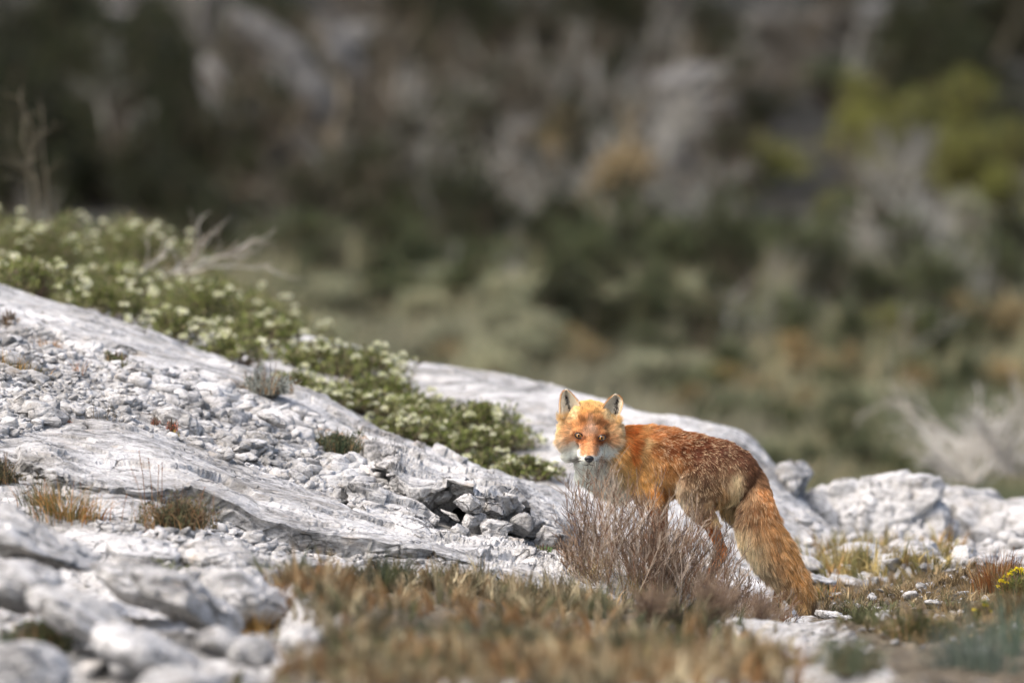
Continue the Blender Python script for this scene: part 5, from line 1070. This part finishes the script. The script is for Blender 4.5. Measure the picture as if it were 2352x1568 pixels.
keep &= ~((np.hypot((u-327)/27, (v-500)/23) < 1) & (dep < .0))
flow = np.stack([fl2[:, 0], 0*u, -fl2[:, 1]], -1)
flow[:, 1] = np.where(rgn == 0, 0, np.interp(u, [300, 700, 1200], [.1, .1, -.15]))
hm = rgn == 0; flow[hm, 1] = np.interp(np.hypot(u[hm]-330, v[hm]-450), [60, 160], [.8, .25])   # on the head the hair runs back from the nose
tan = flow - rn*(flow*rn).sum(1)[:, None]; tan /= np.linalg.norm(tan, axis=1)[:, None]+1e-9
# length (metres) and lift
Ln = np.full(NH, .020); Lf = np.full(NH, .30)
dm = np.hypot(u-328, v-470)
Ln = np.where(hm, np.interp(dm, [30, 60, 100, 150, 200, 260], [.003, .0045, .008, .014, .022, .022]), Ln)
Ln = np.where(hm & (v > 380) & (np.abs(u-330) > 100), np.interp(np.abs(u-330), [95, 140, 190], [.016, .030, .034]), Ln)
Ln = np.where(hm & (np.hypot(u-330, v-360) < 80), np.minimum(Ln, .007), Ln)
Lf = np.where(hm, .28, Lf)
Ln = np.where(hm & (v < 270), .011, Ln); Ln = np.where(hm & (v < 300) & (np.abs(u-335) > 60), .006, Ln)
for x, y in EY: Ln = np.where(hm & (np.hypot(u-x, v-y) < 52), np.minimum(Ln, np.interp(np.hypot(u-x, v-y), [25, 60], [.0015, .006])), Ln)
bdy = rgn == 1; Ln = np.where(bdy, np.interp(u, [300, 450, 620, 760, 1000, 1250], [.034, .036, .032, .024, .020, .024]), Ln); Ln = np.where(bdy & (v > 540) & (u < 620), .040, Ln)
Ln = np.where(bdy & (u > 1090) & (u < 1200) & (v > 600), .034, Ln); Ln = np.where(bdy & (v > 690) & (u > 620) & (u < 900), .026, Ln)
Ln = np.where(rgn == 2, np.interp(v, [680, 800, 950, 1300, 1420], [.022, .036, .042, .042, .038]), Ln); Lf = np.where(rgn == 2, .56, Lf)
Ln = np.where(rgn == 3, .007, Ln); Lf = np.where(rgn == 3, .16, Lf)
Ln = Ln*r.uniform(.55, 1.15, NH)
# locks: neighbouring hairs lean together
cl = np.stack([fbm(rp*45, 2, s_) for s_ in (1, 2, 3)], -1)*.38 + np.stack([fbm(rp*160, 2, s_) for s_ in (4, 5, 6)], -1)*.14
SEG = 5; t_ = np.linspace(0, 1, SEG)
d0 = tan + rn*Lf[:, None]*1.6 + cl*np.where(rgn == 0, .38, .9)[:, None] + r.normal(size=rp.shape)*.10; d0 /= np.linalg.norm(d0, axis=1)[:, None]
d1 = tan + rn*Lf[:, None]*.3 + cl*np.where(rgn == 0, .38, .9)[:, None] + r.normal(size=rp.shape)*.10; d1[:, 2] -= np.where(rgn == 0, .05, .12); d1 /= np.linalg.norm(d1, axis=1)[:, None]
pos = np.zeros((NH, SEG, 3)); pos[:, 0] = rp
for i in range(1, SEG): f = i/(SEG-1); dd = d0*(1-f)+d1*f; pos[:, i] = pos[:, i-1] + dd*(Ln/(SEG-1))[:, None]
base = np.minimum(lin(hc)**np.interp(lin(hc).mean(1), [.05, .25], [1.0, .76])[:, None]*FURK, .93); va = r.uniform(.55, 1.35, (NH, 1)); lock = 1+.3*fbm(rp*130, 2, 9)[:, None]
sat = np.clip((base[:, 0]-base[:, 2])/(base[:, 0]+1e-6)-.5, 0, 1)[:, None]*1.35; base = base*(1+sat*np.array([.12, .30, .16])); base = np.minimum(base, .93)
wh = np.clip((base.min(1)-.45)/.35, 0, 1)[:, None]; colr = base*(va*(1-wh)+(.85+.15*va)*wh)*(lock*(1-wh)+wh)
# pale guard hair tips over the saddle, rump and thigh; dark tips at the end of the tail
gd = np.zeros(NH)
gd = np.where(bdy & (u > 640) & (u < 1230), .13, gd); gd = np.where(bdy & (u > 700) & (u < 1120) & (v < 520), .16, gd); gd = np.where(rgn == 2, .12, gd); gd = np.where(bdy & (u > 860) & (u < 1100) & (v > 560), .16, gd)
gh = (r.random(NH) < gd*(.55+.9*(fbm(rp*55, 3, 14) > 0)))
tipc = np.where(gh[:, None], lin((232, 206, 166)), colr*1.12)
dkh = (r.random(NH) < np.where(rgn == 2, .12, np.where(bdy, .07, .05))); tipc = np.where((dkh & ~gh)[:, None], colr*.35, tipc)
ctab = np.zeros((NH, SEG, 4), np.float32); ctab[..., 3] = 1
for i in range(SEG):
    f = i/(SEG-1); g_ = float(sstep(.35, .8, f)); ctab[:, i, :3] = colr*(.84+.16*min(1, f*2))*(1-g_) + tipc*g_
rad = np.where(hm, .00032, .00046)*r.uniform(.7, 1.2, NH)*np.where(gh, 1.25, 1)
rads = rad[:, None]*np.array([1, .95, .8, .55, .12])
sel = np.where(keep)[0]
P_ = [pos[sel]]; C_ = [ctab[sel]]; R_ = [rads[sel]]
# ear hair: cream hairs lying across the hollow from the edges, orange fringe round the base
for (v1, G, dk, dd, o), sx_ in ((earL, 1), (earR, -1)):
    n = 4200; n_, mm = G.shape[:2]; i = r.random(n)*(n_-1.01); j = r.random(n)*(mm-1.01); i0 = i.astype(int); j0 = j.astype(int); fi = (i-i0)[:, None]; fj = (j-j0)[:, None]
    p = (G[i0, j0]*(1-fj)+G[i0, j0+1]*fj)*(1-fi) + (G[i0+1, j0]*(1-fj)+G[i0+1, j0+1]*fj)*fi
    uu, vv_, _ = UV(p); jj = j/(mm-1); ii = i/(n_-1)
    edge = np.minimum(jj, 1-jj); dfl = np.full(n, 1e9)
    dkk = dk.reshape(n_, mm)[i0, j0]
    side = np.where(jj < .5, 1.0, -1.0)
    d = np.stack([side*.7 + 0*jj, np.full(n, -.35), np.full(n, .75)], -1) + r.normal(size=(n, 3))*.22; d /= np.linalg.norm(d, axis=1)[:, None]
    Lh = np.where(edge < .08, .004, .009)*r.uniform(.5, 1.3, n)*(1-.65*dkk)*(1-.4*ii)
    pl = p[:, None] + d[:, None]*Lh[:, None, None]*t_[None, :, None] - np.array([0, .0006, 0])
    cr = lin(np.array([242, 234, 214]))**.8*r.uniform(.65, 1.2, (n, 1)); cr = np.where((edge < .06)[:, None], lin(np.array([222, 176, 110]))*r.uniform(.7, 1.2, (n, 1)), cr); dkp = (r.random(n) < dkk*.92)[:, None]; cr = np.where(dkp, lin(np.array([46, 32, 26]))+0*cr, cr)
    ct = np.ones((n, SEG, 4), np.float32); ct[..., :3] = cr[:, None]
    P_.append(pl); C_.append(ct); R_.append(np.full((n, 1), .00038)*np.array([[1, .9, .75, .5, .1]])*np.ones((n, 1)))
    n = 900; p = G[0, r.integers(0, mm, n)] + r.normal(size=(n, 3))*np.array([.003, .004, .004]); d = np.stack([r.normal(size=n)*.3 - sx_*.15, np.full(n, -.3), np.full(n, .9)], -1); d /= np.linalg.norm(d, axis=1)[:, None]
    Lh = r.uniform(.008, .02, n); pl = p[:, None] + d[:, None]*Lh[:, None, None]*t_[None, :, None]; ct = np.ones((n, SEG, 4), np.float32); ct[..., :3] = (lin(np.array([238, 206, 150]))*r.uniform(.7, 1.15, (n, 1)))[:, None]
    P_.append(pl); C_.append(ct); R_.append(np.full((n, 1), .00042)*np.array([[1, .9, .75, .5, .1]]))
    # back of the ear rim: dark brown short hair
    n = 700; p = G[r.integers(6, n_, n), np.where(r.random(n) < .5, 0, mm-1)] + np.array([0, .003, 0]); d = np.stack([r.normal(size=n)*.4, np.full(n, .5), np.full(n, .6)], -1); d /= np.linalg.norm(d, axis=1)[:, None]
    pl = p[:, None] + d[:, None]*.004*t_[None, :, None]; ct = np.ones((n, SEG, 4), np.float32); ct[..., :3] = lin((150, 100, 56)); P_.append(pl); C_.append(ct); R_.append(np.full((n, 1), .0004)*np.array([[1, .9, .75, .5, .1]]))
P_, C_, R_ = np.concatenate(P_), np.concatenate(C_), np.concatenate(R_)
fc = bpy.data.hair_curves.new('fur'); fc.add_curves([SEG]*len(P_))
fc.attributes['position'].data.foreach_set('vector', P_.astype(np.float32).ravel())
ra = fc.attributes.get('radius') or fc.attributes.new('radius', 'FLOAT', 'POINT'); ra.data.foreach_set('value', R_.astype(np.float32).ravel())
ca_ = fc.attributes.new('hcol', 'FLOAT_COLOR', 'POINT'); ca_.data.foreach_set('color', C_.astype(np.float32).ravel())
fc.materials.append(M_fur); fo = bpy.data.objects.new('fur', fc); C.objects.link(fo); fo.parent = fox
# whiskers
wk = []
for sx_ in (-1, 1):
    for i in range(9):
        s = front(327+sx_*(34+i % 3*6), 492+(i//3)*9); a_w = r.uniform(-.35, .25); Lw = r.uniform(.03, .055)
        d = np.array([sx_*math.cos(a_w), -.05, math.sin(a_w)-.02]); pl = s + d*Lw*t_[:, None] + np.array([0, 0, -.008*1])*(t_**2)[:, None]+np.array([0, -.001, 0]); wk.append(pl)
wk = np.array(wk); vv, qq, c_ = tubes(wk, np.linspace(.00045, .00015, SEG)[None].repeat(len(wk), 0), np.broadcast_to(np.array([.02, .015, .012]), (len(wk), 3)), 4)
link('whiskers', mesh_np('whiskers', vv, qq, col=c_), M_skin, fox)
